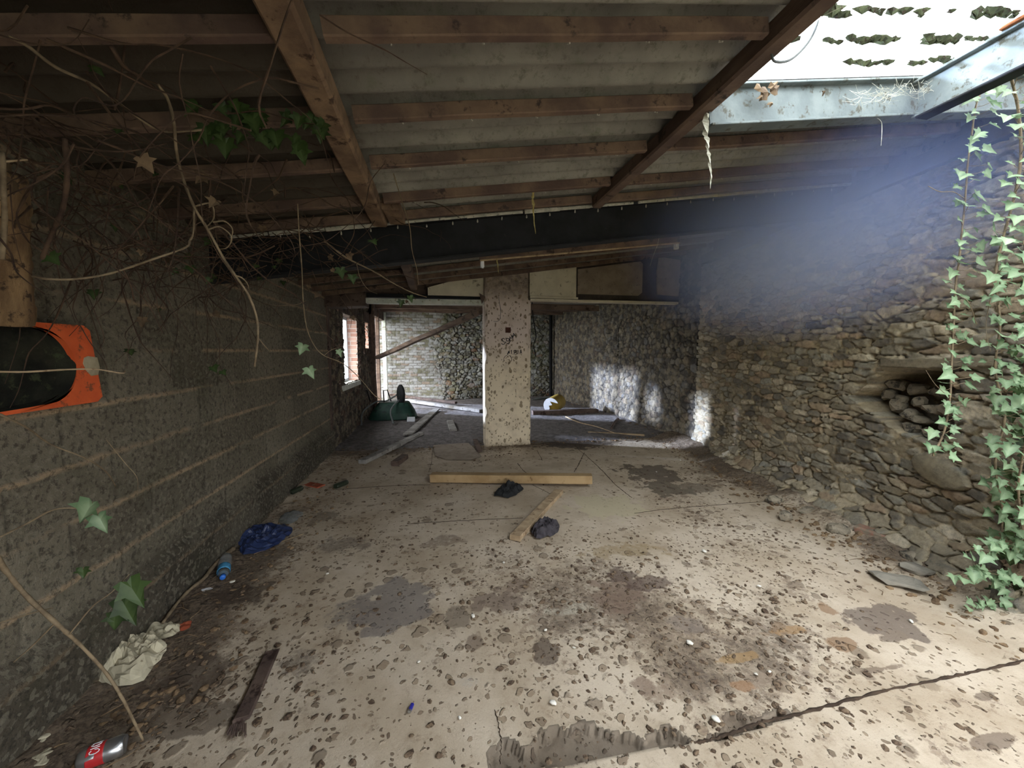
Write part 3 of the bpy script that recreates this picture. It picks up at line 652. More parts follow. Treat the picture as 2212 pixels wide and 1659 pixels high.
# ================================================================== PILLAR
pil = empty('pillar', (1.0, YP-.03, 0), 'cream rendered concrete pillar with black marker writing in the centre', 'pillar')
def pillar_body():
    x0, x1, y0, y1, z1 = .655, 1.335, YP-.08, YP+.18, roofz(1.0)+.12
    nz = 190; vs = []; fs = []
    ring = []
    nx, nyd = 54, 16
    for i in range(nx): ring.append((x0+(x1-x0)*i/nx, y0, 0))
    for i in range(nyd): ring.append((x1, y0+(y1-y0)*i/nyd, 1))
    for i in range(nx): ring.append((x1-(x1-x0)*i/nx, y1, 2))
    for i in range(nyd): ring.append((x0, y1-(y1-y0)*i/nyd, 3))
    n = len(ring); cx, cy = (x0+x1)/2, (y0+y1)/2
    for j in range(nz+1):
        z = z1*j/nz
        for (x, y, s) in ring:
            a = mnoise.noise(Vector((x*7, y*7, z*5)))*.004
            ex = min(abs(x-x0), abs(x-x1)); ey = min(abs(y-y0), abs(y-y1)); e = max(ex, ey) if 0 else ex+ey
            chip = 0
            if ex < .03 and ey < .03:
                c = mnoise.noise(Vector((x*2, 3.1, z*6.0))); chip = max(0, c-.12)*.07+.006
            dx = (cx-x); dy = (cy-y); l = math.hypot(dx, dy)
            nx_ = x+dx/l*(chip+a); ny_ = y+dy/l*(chip+a)
            if z > 2.12 and x > 1.15: nx_ = min(nx_, 1.29)
            vs.append((nx_, ny_, z))
    for j in range(nz):
        for i in range(n): i2 = (i+1) % n; fs.append((j*n+i, j*n+i2, (j+1)*n+i2, (j+1)*n+i))
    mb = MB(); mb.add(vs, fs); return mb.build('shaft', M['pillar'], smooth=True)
sh = pillar_body(); adopt(pil, sh)
YF = YP-.084
def ribbon(strokes, w, Y=YF):
    mb = MB()
    for s in strokes:
        pts = spline([ony(x, y, Y) for x, y in s], 5) if len(s) > 2 else [Vector(ony(*s[0], Y)), Vector(ony(*s[1], Y))]
        m = len(pts); vs = []; fs = []
        for i, p in enumerate(pts):
            d = (pts[min(i+1, m-1)]-pts[max(i-1, 0)]).normalized(); n = Vector((-d.z, 0, d.x)); ww = w*random.uniform(.7, 1.2)/2
            for q in ((-1, -.0002), (1, -.0002), (1, -.0022), (-1, -.0022)): vs.append(p+n*(q[0]*ww)+Vector((0, q[1], 0)))
        for i in range(m-1):
            for k in range(4): fs.append((i*4+k, i*4+(k+1) % 4, i*4+4+(k+1) % 4, i*4+4+k))
        fs += [(3, 2, 1, 0), tuple((m-1)*4+k for k in range(4))]
        mb.add(vs, fs)
    return mb
sig = [[(1091, 733), (1087, 731), (1084, 734), (1088, 738), (1091, 741), (1087, 744), (1083, 742)], [(1092, 738), (1093, 741)], [(1099, 732), (1095, 731), (1094, 736), (1099, 736), (1100, 731), (1101, 739), (1098, 743), (1095, 741)],
       [(1102, 738), (1101, 727)], [(1101, 727), (1104, 732)], [(1104, 732), (1106, 724)], [(1106, 724), (1108, 733)], [(1108, 730), (1109, 720)], [(1109, 720), (1115, 727)], [(1107, 727), (1112, 724)]]
alp = [[(1096, 766), (1099, 758)], [(1099, 758), (1101, 764)], [(1097, 763), (1101, 761)], [(1105, 756), (1105, 765)], [(1111, 766), (1110, 757)], [(1110, 757), (1114, 757), (1114, 761), (1111, 762)], [(1117, 757), (1116, 759)], [(1116, 762), (1117, 765)], [(1119, 757), (1119, 765)], [(1123, 765), (1125, 755)], [(1125, 755), (1127, 764)], [(1123, 761), (1127, 761)]]
def arc(cx, cy, r, a0, a1, n=7): return [(cx+r*math.cos(R(a0+(a1-a0)*i/n)), cy+r*math.sin(R(a0+(a1-a0)*i/n))) for i in range(n+1)]
smi = [arc(1097, 776, 8.5, 150, 260), arc(1097, 776, 8.5, 280, 390), arc(1097, 776, 8.5, 60, 80, 3), arc(1097, 776, 8.5, 105, 130, 3), [(1094, 772), (1095, 773)], [(1097, 776), (1098, 777)], [(1097, 766), (1099, 760)]]
g1 = ribbon(sig, .010).build('writing', M['ink']); g1['label'] = 'black marker word SIGMA'
g2 = ribbon(alp, .010).build('writing', M['ink']); g2['label'] = 'black marker word ALPHA'
g3 = ribbon(smi, .007).build('drawing', M['ink']); g3['label'] = 'black marker smiling face'
c = ony(1097.5, 713, YF); mb = MB(); mb.box((c[0]-.038, YF-.006, c[2]-.038), (c[0]+.038, YF+.02, c[2]+.038)); mb.box((c[0]-.03, YF-.008, c[2]-.03), (c[0]+.03, YF-.004, c[2]+.03), .002)
g4 = mb.build('socket_box', M['socket']); g4['label'] = 'square rusty brown box'
mb = MB(); mb.tube(spline([ony(x, y, YF-.006) for x, y in ((1077, 640), (1079, 655), (1082, 672), (1080, 688), (1075, 694), (1066, 694))], 6), .003); g5 = mb.build('wire', M['cable'])
a, b, c2, d = [ony(x, y, YF-.03) for x, y in ((1035, 633), (1049, 641), (1041, 657), (1040, 640))]
mb = MB(); mb.add([a, b, c2, a+np.array([0, .006, 0]), b+np.array([0, .006, 0]), c2+np.array([0, .006, 0])], [(0, 1, 2), (5, 4, 3), (0, 3, 4, 1), (1, 4, 5, 2), (2, 5, 3, 0)]); g6 = mb.build('metal_bracket', M['darkboard'])
adopt(pil, g1, g2, g3, g4, g5, g6)
# ================================================================== ROOF TIMBERS AND STEEL
def cross(y, x0, x1, w, h, mat, z=None, wob=.006):
    """horizontal-in-plan member across the room following the roof slope; z: underside offset from the roof line"""
    z = 0 if z is None else z; mb = MB()
    mb.beam((x0, y, roofz(x0)+z+h/2), (x1, y, roofz(x1)+z+h/2), w, h, seg=10, wob=wob); return mb
PL = ['nearest purlin left of the clear sheet', 'second purlin from the viewer', 'third purlin from the viewer', 'fourth purlin from the viewer', 'fifth purlin from the viewer just before the black beam']
for k, y in enumerate((1.245, 1.645, 2.03, 2.48, 2.79)):
    for (x0, x1, side) in ((-1.46, -.43, 'left bay'), (-.30, 1.12, 'middle bay'), (1.24, 4.0, 'right bay')):
        if side == 'right bay' and k < 2: continue
        x1 = min(x1, right_x(y)+.02); o = cross(y, x0, x1, .034, .056, M['purlin']).build('purlin', M['purlin'])
        tag(o, f'reddish brown roof purlin, {["nearest","second","third","fourth","fifth"][k]} one from the viewer in the {side}', 'purlin', 'roof purlins before the black beam')
        # small fixing hooks
        if k < 5:
            x = x0+.18
            while x < x1-.05 and side != 'left bay':
                mbn = MB(); mbn.tube([(x, y+.014, roofz(x)+.03), (x, y+.018, roofz(x)-.003), (x+.003, y+.004, roofz(x)-.010)], .0026, n=5); x += .27
                hk = mbn.build('fixing_hook', M['limewash'], o)
for k, y in enumerate((3.25, 3.70, 4.15, 4.60, 5.05, 5.45)):
    o = cross(y, -1.46, min(3.9, right_x(y)+.02), .034, .056, M['purlin']).build('purlin', M['purlin'])
    tag(o, f'reddish brown roof purlin beyond the black beam, {["first","second","third","fourth","fifth","sixth"][k]} behind it', 'purlin', 'roof purlins beyond the black beam')
def along(x, y0, y1, w, h, mat, z=-.03, name='rafter', dx=0.0):
    mb = MB(); mb.beam((x, y0, roofz(x)+z+h/2), (x+dx, y1, roofz(x+dx)+z+h/2), w, h, seg=12, wob=.012, bev=.01); return mb.build(name, mat)
tag(along(-.37, -2.5, 2.80, .095, .085, M['rafter']), 'rusty brown rafter running away from the viewer left of centre', 'rafter')
tag(along(1.20, -2.5, 2.80,   .075, .085, M['timber'], dx=-.03), 'dark brown rafter along the left edge of the clear roof sheet', 'rafter')
tag(along(-.30, 3.05, 5.5, .09, .10, M['timber'], z=-.05), 'short grey brown rafter stub beyond the black beam', 'rafter')
mb = MB(); mb.beam((-.27, 2.55, roofz(-.27)+.02), (-.25, 2.80, roofz(-.27)+.01), .10, .07); tag(mb.build('timber_block', M['rafter']), 'brown timber packing block beside the rafter foot at the black beam', 'timber')
# black I beam
def ibeam(p, q, h, fl, tw, tf):
    mb = MB(); p = Vector(p); q = Vector(q); dn = Vector((0, 0, 1))
    mb.beam(p+dn*(h-tf/2), q+dn*(h-tf/2), fl, tf, seg=2, bev=.002); mb.beam(p+dn*(tf/2), q+dn*(tf/2), fl, tf, seg=2, bev=.002); mb.beam(p+dn*(h/2), q+dn*(h/2), tw, h-2*tf, seg=2, bev=.001); return mb
bz = ony(1030, 550, 2.88)[2]-roofz(ony(1030, 550, 2.88)[0])
BH = -bz+.01
root = empty('steel_beam', (1.2, 2.92, roofz(1.2)+bz), 'black steel beam across the room with a flaky white top edge', 'beam')
o = ibeam((-1.5, 2.92, roofz(-1.5)+bz), (4.2, 2.92, roofz(4.2)+bz), BH, .10, .012, .014).build('beam', M['blacksteel'])
mb = MB()
x = -1.3
while x < 4.0:
    L = random.uniform(.12, .4)
    mb.beam((x, 2.862, roofz(x)+.004), (x+L, 2.862, roofz(x+L)+.004), .014, random.uniform(.016, .030), seg=3, wob=.006); x += L*random.uniform(.85, 1.15)
o2 = mb.build('white_edge', M['limewash']); o2['label'] = 'flaky white limewashed edge'
mb = MB(); x = -1.0
while x < 3.5:
    zc = roofz(x)-random.uniform(.02, .035); mb.lathe([(.001, -.014), (.006, -.008), (.004, .006), (.001, .012)], (x, 2.862, zc), n=6); x += random.uniform(.17, .21)
o3 = mb.build('bolt_tips', M['limewash']); adopt(root, o, o2, o3)
# grey steel trimmer and grey steel rafter around the clear sheet
tr = ony(1510, 275, 1.60); tz = tr[2]-roofz(tr[0])
root = empty('steel_trimmer', (2.0, 1.62, roofz(2.0)+tz), 'light grey steel channel along the far edge of the clear roof sheet', 'beam')
o = ibeam((1.19, 1.62, roofz(1.19)+tz), (3.10, 1.62, roofz(3.10)+tz), .175, .07, .01, .010).build('channel', M['greysteel'])
mb = MB()
for (px, py, r) in ((1640, 195, .03), (1655, 203, .034), (1672, 196, .026), (1641, 212, .016), (1662, 226, .016), (1778, 200, .014), (1668, 188, .03)):
    c = Vector(ony(px, py, 1.57)); n = 8; vs = [c+Vector((0, -.012, 0))]
    for q in range(n):
        t = 2*math.pi*q/n; rr = r*random.uniform(.4, 1.1); vs.append(c+Vector((math.cos(t)*rr, random.uniform(-.012, .01), math.sin(t)*rr)))
    mb.add(vs, [(0, q+1, (q+1) % n+1) for q in range(n)])
o2 = mb.build('caught_leaves', M['deadleaf']); adopt(root, o, o2); o2['label'] = 'dry brown leaves caught on the steel'
xg = 2.30
root = empty('steel_rafter', (xg, 0, roofz(xg)), 'light grey steel rafter crossing the right of the clear roof sheet', 'rafter')
o = ibeam((xg+.02, -2.5, roofz(xg)-.12), (xg+.02, 1.60, roofz(xg)-.12), .175, .07, .012, .012).build('channel', M['greysteel'])
mb = MB(); mb.beam((xg+.02, -2.5, roofz(xg)-.123), (xg+.02, 1.58, roofz(xg)-.123), .074, .012, seg=8, wob=.003); o2 = mb.build('lower_flange', M['blacksteel'])
mb = MB(); mb.beam((xg-.01, -2.5, roofz(xg)+.058), (xg-.01, 1.3, roofz(xg)+.058), .05, .012, seg=14, wob=.012); o3 = mb.build('rusty_top_edge', M['rustedge']); adopt(root, o, o2, o3)
# roof strip beyond the right of the grey rafter, broken edge
# hanging fluorescent batten without its tube
YL = 3.3
a = Vector(ony(1036, 556, YL)); b = Vector(ony(1464, 518, YL)); root = empty('light_batten', tuple((a+b)/2), 'rusty strip light batten without tubes hanging below the black beam', 'light fitting')
mb = MB(); mb.beam(a, b, .06, .058, seg=6, wob=.004); o = mb.build('channel', M['purlin'])
mb = MB(); mb.beam(a+Vector((0, -.025, -.032)), b+Vector((0, -.025, -.032)), .02, .014, seg=6, wob=.003); o1 = mb.build('pale_edge', M['board'])
ks = [o, o1]
for p in (a+Vector((.02, -.01, -.05)), b+Vector((-.02, -.01, -.05))):
    mb = MB(); mb.box((p.x-.014, p.y-.018, p.z-.035), (p.x+.014, p.y+.018, p.z+.03), .003); mb.lathe([(.012, -.012), (.014, .0), (.010, .012)], (p.x, p.y-.015, p.z-.03), (0, 1, 0), 10); ks.append(mb.build('lamp_holder', M['whiteplastic']))
for t in (.15, .85): mb = MB(); q = a.lerp(b, t); mb.tube([q+Vector((0, 0, .015)), (q.x+.01, q.y, roofz(q.x)+.02)], .003); ks.append(mb.build('hanger', M['cable'])); adopt(root, *ks)
# ================================================================== BACK ROOM TIMBERS
for i, (px, x, yy, w, m, lab) in enumerate(((806, -1.40, 9.05, .10, 'timber', 'orange brown door post, first of the posts along the open left side'), (819, -1.42, 9.9, .09, 'timber', 'brown door post just left of the white post'), (832, -1.40, 11.0, .10, 'whitepaint', 'white painted post in the far left corner'))):
    mb = MB(); mb.beam((x, yy, 0), (x, yy, 2.42), w, w, (0, 1, 0), seg=8, wob=.012, bev=.008); tag(mb.build('post', M[m]), lab, 'post')
mb = MB(); mb.box((-1.52, 8.95, 0), (-1.38, 9.0, 2.45)); struct(mb.build('trim_4', M['darkboard']))
mb = MB(); mb.box((-1.56, 8.95, 2.2), (-1.40, 11.3, 2.5)); struct(mb.build('trim_5', M['darkboard']))
mb = MB(); mb.beam(ony(816, 772, 8.4), ony(1036, 674, 5.75), .09, .07, seg=8, wob=.01); tag(mb.build('diagonal_timber', M['timber']), 'long fallen timber hanging diagonally from the lintel to the left posts', 'timber')
for k in range(6):
    y = 6.2+k*.85; mb = MB(); mb.beam((-1.5, y, 2.43), (3.8, y, 2.43), .06, .09, seg=6, wob=.02)
    tag(mb.build('ceiling_joist', M['timber']), 'dark joist under the low roof of the back room', 'joist', 'joists of the back room')
mb = MB(); mb.tube([ony(1190, y, 11.05)+np.array([0, 0, 0]) for y in (672, 760, 858)], .05, n=10); tag(mb.build('drain_pipe', M['black']), 'black vertical pipe in the far right corner', 'pipe')
mb = MB(); mb.tube([ony(1150, 863, 10.4), ony(1200, 857, 10.4)], .03, n=8); tag(mb.build('grey_pipe', M['cable']), 'pale grey pipe lying at the foot of the far wall', 'pipe')
# ================================================================== FLOOR THINGS
def plank(name, p, q, w, h, mat, label, cat='plank', z=(0, 0), wob=.003, ragged=0, seg=6, group=None):
    a = onz(*p, .014); b = onz(*q, .014); mb = MB(); mb.beam((a[0], a[1], .015+h/2+z[0]), (b[0], b[1], .015+h/2+z[1]), w, h, seg=seg, wob=wob, ragged=ragged)
    return tag(mb.build(name, M[mat]), label, cat, group)
plank('timber_beam', (932, 1040), (1278, 1052), .10, .085, 'honey', 'thick honey brown timber lying across the floor in front of the pillar', 'timber', (.002, .043))
plank('wooden_plank', (1112, 1168), (1207, 1066), .085, .040, 'board', 'pale wooden plank with one end under the thick honey timber', z=(0, .0))
plank('wooden_plank', (910, 940), (782, 1002), .10, .05, 'greyboard', 'long grey plank lying by the left wall before the back room')
plank('wooden_plank', (943, 888), (880, 945), .15, .03, 'greyboard', 'grey plank pointing into the back room left of the pillar', z=(.03, .03))
plank('wood_block', (853, 1007), (874, 991), .09, .06, 'darkboard', 'short brown wood offcut between the left planks and the thick timber', 'wood')
plank('wood_block', (972, 914), (979, 934), .12, .06, 'greyboard', 'short pale board on the bright patch of the back room floor', 'wood')
plank('wood_block', (1026, 952), (1036, 977), .07, .03, 'darkboard', 'small brown slat lying at the left foot of the pillar', 'wood')
plank('wooden_batten', (1270, 936), (1392, 942), .05, .03, 'board', 'thin pale batten lying right of the pillar before the stone wall')
plank('timber_length', (880, 872), (1040, 893), .14, .07, 'greyboard', 'long dark timber on the back room floor right of the wheelbarrow', 'timber', (.05, .02))
plank('timber_length', (845, 866), (985, 877), .10, .06, 'darkboard', 'dark timber lying behind the wheelbarrow along the far wall', 'timber', (.14, .05))
plank('timber_length', (1150, 897), (1290, 893), .16, .10, 'darkboard', 'dark heavy timber on the back room floor behind the white drum', 'timber', (0, 0))
plank('broken_slat', (590, 1408), (520, 1560), .055, .018, 'darkboard', 'broken brown wooden slat with a splintered end in the left foreground', 'slat', ragged=.02, wob=.01, seg=10)
mb = MB()
base = onz(515, 1568, .016)
for k in range(9):
    e = onz(490+k*5, 1590+random.uniform(-12, 4), .016); mb.beam(base+np.array([.006*(k-4), 0, .006]), e+np.array([0, 0, .004]), .007, .006, ragged=.004)
adopt(bpy.data.objects['broken_slat'], mb.build('splinters', M['darkboard']))
plank('painted_board', (648, 1044), (694, 1052), .10, .012, 'pinkred', 'small terracotta red board by the left wall near the cans', 'board')
plank('twig', (590, 1178), (655, 1155), .012, .010, 'vine', 'straight twig sticking out from under the blue plastic sheet', 'twig', wob=.004)
# curled offcut of floor covering
P = [onz(x, y, .02) for x, y in ((936, 962), (1012, 957), (1040, 985), (1018, 992), (965, 993), (940, 985))]
mb = MB(); c = sum(P)/len(P); vs = [tuple(c+np.array([0, 0, .016]))]+[(p[0], p[1], .024) for p in P]+[(p[0], p[1], .016) for p in P]; n = len(P)
mb.add(vs, [(0, i+1, (i+1) % n+1) for i in range(n)]+[(i+1, i+1+n, (i+1) % n+1+n, (i+1) % n+1) for i in range(n)])
tag(mb.build('floor_offcut', M['brownpanel']), 'flat brown offcut of floor covering lying left of the pillar', 'offcut')
# ---- crumpled sheets
def crumple(name, outline, mat, z, amp, seed, label, cat, n=26, thick=.0015, parent=None, spin=0.0):
    """folded sheet filling a pixel outline on the floor"""
    P = [onz(x, y, .02) for x, y in outline]; c = sum(P)/len(P); m = 40; A = [math.atan2(p[1]-c[1], p[0]-c[0]) for p in P]; Rr = [math.hypot(p[0]-c[0], p[1]-c[1]) for p in P]
    od = sorted(zip(A, Rr)); A2 = [od[-1][0]-2*math.pi]+[q[0] for q in od]+[od[0][0]+2*math.pi]; R2 = [od[-1][1]]+[q[1] for q in od]+[od[0][1]]
    vs = [(c[0], c[1], .018+z)]; fs = []
    for j in range(1, n//2+1):
        for i in range(m):
            t = -math.pi+2*math.pi*i/m; r = np.interp(t, A2, R2)*j/(n//2); x = c[0]+math.cos(t)*r; y = c[1]+math.sin(t)*r
            v = Vector((x*16, y*16, seed)); cr = abs(mnoise.noise(v))*1.4+abs(mnoise.noise(v*2.3))*.7
            edge = 1-(j/(n//2))**3
            vs.append((x+.008*mnoise.noise(v*3), y+.008*mnoise.noise(v*3+Vector((5, 0, 0))), .018+z*edge*.8+amp*cr*(.35+.65*edge)))
    for i in range(m): fs.append((0, 1+i, 1+(i+1) % m))
    for j in range(n//2-1):
        for i in range(m): a = 1+j*m+i; b = 1+j*m+(i+1) % m; fs.append((a, a+m, b+m, b))
    mb = MB(); mb.add(vs, fs); o = mb.build(name, M[mat], parent)
    sm = o.modifiers.new('thickness', 'SOLIDIFY'); sm.thickness = thick
    if label: tag(o, label, cat)
    return o
crumple('plastic_sheet', ((513, 1160), (527, 1141), (590, 1133), (630, 1140), (614, 1165), (555, 1196), (528, 1200), (520, 1180)), 'blueplastic', .035, .045, 3, 'crumpled dark blue plastic sheet on the floor by the block wall', 'plastic sheet')
crumple('crumpled_paper', ((204, 1450), (232, 1395), (268, 1362), (300, 1380), (345, 1385), (330, 1440), (300, 1480), (230, 1478)), 'paper', .05, .05, 7, 'large crumpled cream paper bag lying against the left wall', 'paper')
crumple('crumpled_paper', ((318, 1365), (345, 1345), (372, 1350), (372, 1378), (345, 1383)), 'paper', .02, .03, 11, 'smaller torn cream paper scrap behind the large paper bag', 'paper')
crumple('cloth_scrap', ((372, 1352), (400, 1342), (414, 1347), (405, 1358), (378, 1362)), 'pinkred', .005, .015, 12, 'small rust red scrap behind the paper by the left wall', 'scrap')
crumple('black_cloth', ((1068, 1073), (1076, 1062), (1098, 1052), (1112, 1046), (1124, 1050), (1118, 1066), (1095, 1076), (1080, 1073)), 'blackcloth', .05, .05, 15, 'scrunched black cloth glove lying below the thick honey timber', 'cloth')
cl = crumple('discarded_cloth', ((1150, 1155), (1152, 1140), (1168, 1130), (1185, 1122), (1208, 1142), (1202, 1152), (1178, 1160), (1160, 1165)), 'greycloth', .05, .06, 19, 'crumpled charcoal grey garment lying beside the pale plank', 'garment')
crumple('plastic_scrap', ((606, 1120), (620, 1108), (640, 1104), (645, 1118), (625, 1132)), 'clear', .02, .02, 25, 'clear torn plastic cup near the blue sheet by the wall', 'plastic')
crumple('paper_scrap', ((80, 1600), (95, 1572), (112, 1568), (108, 1592), (90, 1610)), 'paper', .004, .012, 31, 'small pale paper scrap in the bottom left corner above the can', 'paper')
crumple('paper_scrap', ((40, 1650), (70, 1625), (108, 1634), (100, 1650), (60, 1659)), 'paper', .004, .015, 33, 'torn pale paper scrap at the very bottom left', 'paper')
crumple('plastic_scrap', ((424, 1280), (440, 1270), (460, 1268), (458, 1280), (436, 1286)), 'whiteplastic', .003, .008, 35, 'short white plastic strip left of the blue bottle', 'plastic')
# ---- cans and bottle
def can(name, px, p2, r, L, mat, label, band=None, flat=1.0):
    a = Vector(onz(*px, .0)); b = Vector(onz(*p2, .0)); d = (b-a); d.z = 0; d.normalize(); c = (a+b)/2; c.z = .012+r*flat
    root = empty(name, tuple(c), label, 'can')
    mb = MB(); prof = [(.001, -L/2+.006), (r*.72, -L/2+.006), (r*.8, -L/2), (r*.86, -L/2+.003), (r, -L/2+.012), (r*.99, -L*.12), (r*.94, 0), (r, L*.15), (r, L/2-.012), (r*.84, L/2-.002), (r*.8, L/2), (r*.74, L/2-.004), (.001, L/2-.004)]
    mb.lathe(prof, c, d, 28)
    for i, v in enumerate(mb.v):
        k = 1+.06*mnoise.noise(Vector(v)*40); mb.v[i] = (c.x+(v[0]-c.x)*k, c.y+(v[1]-c.y)*k, max(.013, c.z+(v[2]-c.z)*flat*k))
    o = mb.build('can_body', M[mat], smooth=True); ks = [o]
    if band:
        mb = MB(); mb.lathe([(r*1.012, -L*.30), (r*1.015, -L*.28), (r*1.015, L*.05), (r*1.012, L*.07)], c, d, 28); ob = mb.build('printed_label', M[band], smooth=True); ob['label'] = 'red printed band'; ks.append(ob)
    if band:
        e1 = d.cross(Vector((0, 0, 1))).normalized(); e2 = e1.cross(d); mb = MB()
        def cp(t, u): return c+e1*(math.cos(t)*r*1.022)+e2*(math.sin(t)*r*1.022)+d*(L*u)
        for t0 in (1.0, 1.75, 2.5):
            sg = 1 if cp(t0, 0).z > c.z else -1; t1 = t0*sg
            mb.tube([cp(t1+.20*math.cos(a), -.12+.11*math.sin(a)) for a in [k*.7 for k in range(9)]], .0014, .0014, 4)
            mb.tube([cp(t1+.33*sg, -.22), cp(t1+.35*sg, -.02)], .0014, .0014, 4)
        ow = mb.build('lettering', M['whiteplastic']); ow['label'] = 'white lettering on the red band'; ks.append(ow)
    adopt(root, *ks); return root
can('drink_can', (196, 1662), (252, 1640), .032, .115, 'silver', 'silver drink can with a red printed band in the bottom left corner', 'canred')
can('drink_can', (722, 1060), (752, 1048), .033, .15, 'candark', 'crushed dark green can lying away from the left wall', None, .8)
can('drink_can', (628, 1073), (652, 1062), .03, .14, 'candark', 'dark can lying right against the block wall foot', None, .9)
# white lettering strokes on the red band
a = Vector(onz(480, 1262, 0)); b = Vector(onz(486, 1222, 0)); d = (a-b); d.z = 0; d.normalize(); c = Vector(onz(484, 1252, 0)); c.z = .05
root = empty('plastic_bottle', tuple(c), 'light blue plastic bottle with a blue cap lying by the left wall', 'bottle')
mb = MB(); mb.lathe([(.001, -.20), (.03, -.20), (.034, -.19), (.034, -.05)], c, d, 24); o1 = mb.build('bottle_base', M['clear'], smooth=True)
mb = MB(); mb.lathe([(.0345, -.06), (.035, -.05), (.035, 0), (.033, .01)], c, d, 24); o2 = mb.build('bottle_label', M['bottleblue'], smooth=True)
mb = MB(); mb.lathe([(.033, .01), (.026, .03), (.014, .05), (.013, .055)], c, d, 24); o3 = mb.build('bottle_shoulder', M['clear'], smooth=True)
mb = MB(); mb.lathe([(.015, .05), (.015, .072), (.012, .075), (.001, .075)], c, d, 24); o4 = mb.build('bottle_cap', M['bluecap'], smooth=True); adopt(root, o1, o2, o3, o4)
root.location.z -= .0; 
a = Vector(onz(884, 1541, .018)); b = Vector(onz(891, 1524, .018)); d = (b-a).normalized(); m_ = a.lerp(b, .72)
root = empty('cigarette_lighter', tuple(a), 'small dark blue cigarette lighter lying in the foreground', 'lighter')
mb = MB(); mb.beam(a.lerp(b, .22)+Vector((0, 0, .006)), b+Vector((0, 0, .006)), .014, .012, bev=.004); o1 = mb.build('lighter_body', M['lighter'])
mb = MB(); mb.beam(a+Vector((0, 0, .006)), a.lerp(b, .22)+Vector((0, 0, .006)), .013, .011, bev=.003); o2 = mb.build('lighter_cap', M['silver']); adopt(root, o1, o2)
# ---- stones
def blob(c, r, seed, mat, name='stone', flat=.6, mb_=None, ang=1.0, sub=2):
    bm = bmesh.new(); bmesh.ops.create_icosphere(bm, subdivisions=sub, radius=1.0)
    q = Matrix.Rotation(random.uniform(0, 6.3), 3, 'Z')
    for v in bm.verts:
        n = 1+.45*mnoise.noise(v.co*1.3+Vector((seed*7.1, 0, 0)))+.15*mnoise.noise(v.co*4+Vector((0, seed*3.3, 0)))
        p = v.co.copy()
        for k in range(3): p[k] = math.copysign(abs(p[k])**(.75 if ang > 1 else 1), p[k])
        p = p*n; p = Vector((p.x*r[0], p.y*r[1], p.z*r[2])); v.co = q @ p+Vector(c)
    mb = MB() if mb_ is None else mb_; mb.add([v.co for v in bm.verts], [[v.index for v in f.verts] for f in bm.faces]); bm.free(); return mb
STN = [((1670, 1085), (.06, .05, .035), 'stone', 'dark grey stone on the floor near the right wall, furthest of the loose stones'), ((1697, 1122), (.05, .045, .04), 'stone', 'tan and grey stone on the floor below the darker furthest stone'),
       ((1938, 1258), (.12, .07, .020), 'slate', 'flat grey slate lying on the floor near the ivy'), ((1978, 1236), (.07, .05, .03), 'slate', 'dark lump of stone behind the flat grey slate'),
       ((1888, 1166), (.13, .06, .05), 'brick', 'reddish broken brick lying at the foot of the right wall'), ((1990, 1180), (.15, .09, .07), 'stone', 'large brown stone fallen at the wall foot right of the brick'),
       ((1812, 1150), (.07, .04, .04), 'stone', 'rounded grey stone left of the reddish brick'), ((1745, 1108), (.07, .04, .03), 'stone', 'small grey rubble stone at the wall foot beyond the brick'), ((1965, 1210), (.06, .05, .035), 'stone', 'small brown stone under the large fallen stone')]
for i, (p, r, m, lab) in enumerate(STN):
    if m == 'brick':
        c = onz(*p, .02); mb = MB(); mb.beam((c[0]-.02, c[1]+.10, .065), (c[0]+.05, c[1]-.11, .05), .10, .065, seg=7, wob=.012, ragged=.012, bev=.012); tag(mb.build('brick', M['brick']), lab, 'brick'); continue
    c = onz(*p, .02); mb = blob((c[0], c[1], .02+r[2]*.75), r, i+1, m, ang=2); tag(mb.build('brick' if m == 'brick' else 'stone', M[m]), lab, 'brick' if m == 'brick' else 'stone')
# rubble fallen inside the wall cavity
k = 0
for (y, z, r) in ((2.36, .97, .06), (2.24, .93, .05), (2.12, .90, .06), (2.00, .88, .05), (2.42, 1.05, .05), (2.30, 1.04, .045), (2.18, 1.02, .05), (2.06, 1.0, .055), (1.97, .98, .05), (2.25, 1.12, .075), (2.10, 1.11, .05), (1.98, 1.09, .05), (2.38, 1.13, .045), (2.2, .85, .05), (2.06, .81, .05)):
    x = right_x(y)+.13+.08*(z-.9)/.3+random.uniform(-.02, .02); k += 1
    y += random.uniform(-.025, .025); z += random.uniform(-.015, .015); r *= random.uniform(.75, 1.3)
    mb = blob((x, y, z), (r*.9, r*random.uniform(.9, 1.5), r*random.uniform(.5, .95)), 40+k, 'stone', ang=2)
    tl = Matrix.Rotation(random.uniform(-.5, .5), 3, 'X'); mb.v = [tuple(tl @ (Vector(v)-Vector((x, y, z)))+Vector((x, y, z))) for v in mb.v]; tag(mb.build('cavity_stone', M['stone']), 'loose dark stone heaped inside the hole in the stone wall', 'stone', 'stones inside the wall cavity')
# white shells / pebbles
for i, (px, py, r) in enumerate(((502, 1258, .016), (1521, 1192, .018), (707, 1240, .010), (1490, 1390, .016), (1968, 1343, .012), (2150, 1338, .013), (1640, 1267, .012), (993, 1551, .008), (1545, 1555, .017), (1088, 1216, .011), (1662, 1452, .009), (1633, 1457, .008), (1470, 995, .014), (1418, 1020, .012), (1420, 940, .014), (1022, 1332, .014), (1178, 1362, .010), (1195, 1520, .014), (905, 1430, .008), (1240, 1400, .008))):
    c = onz(px, py, .016); mb = blob((c[0], c[1], .016+r*.35), (r, r*.7, r*.45), 70+i, 'white'); tag(mb.build('white_pebble', M['white'], smooth=True), 'small white pebble or shell lying on the beige floor', 'pebble', 'white pebbles on the floor')
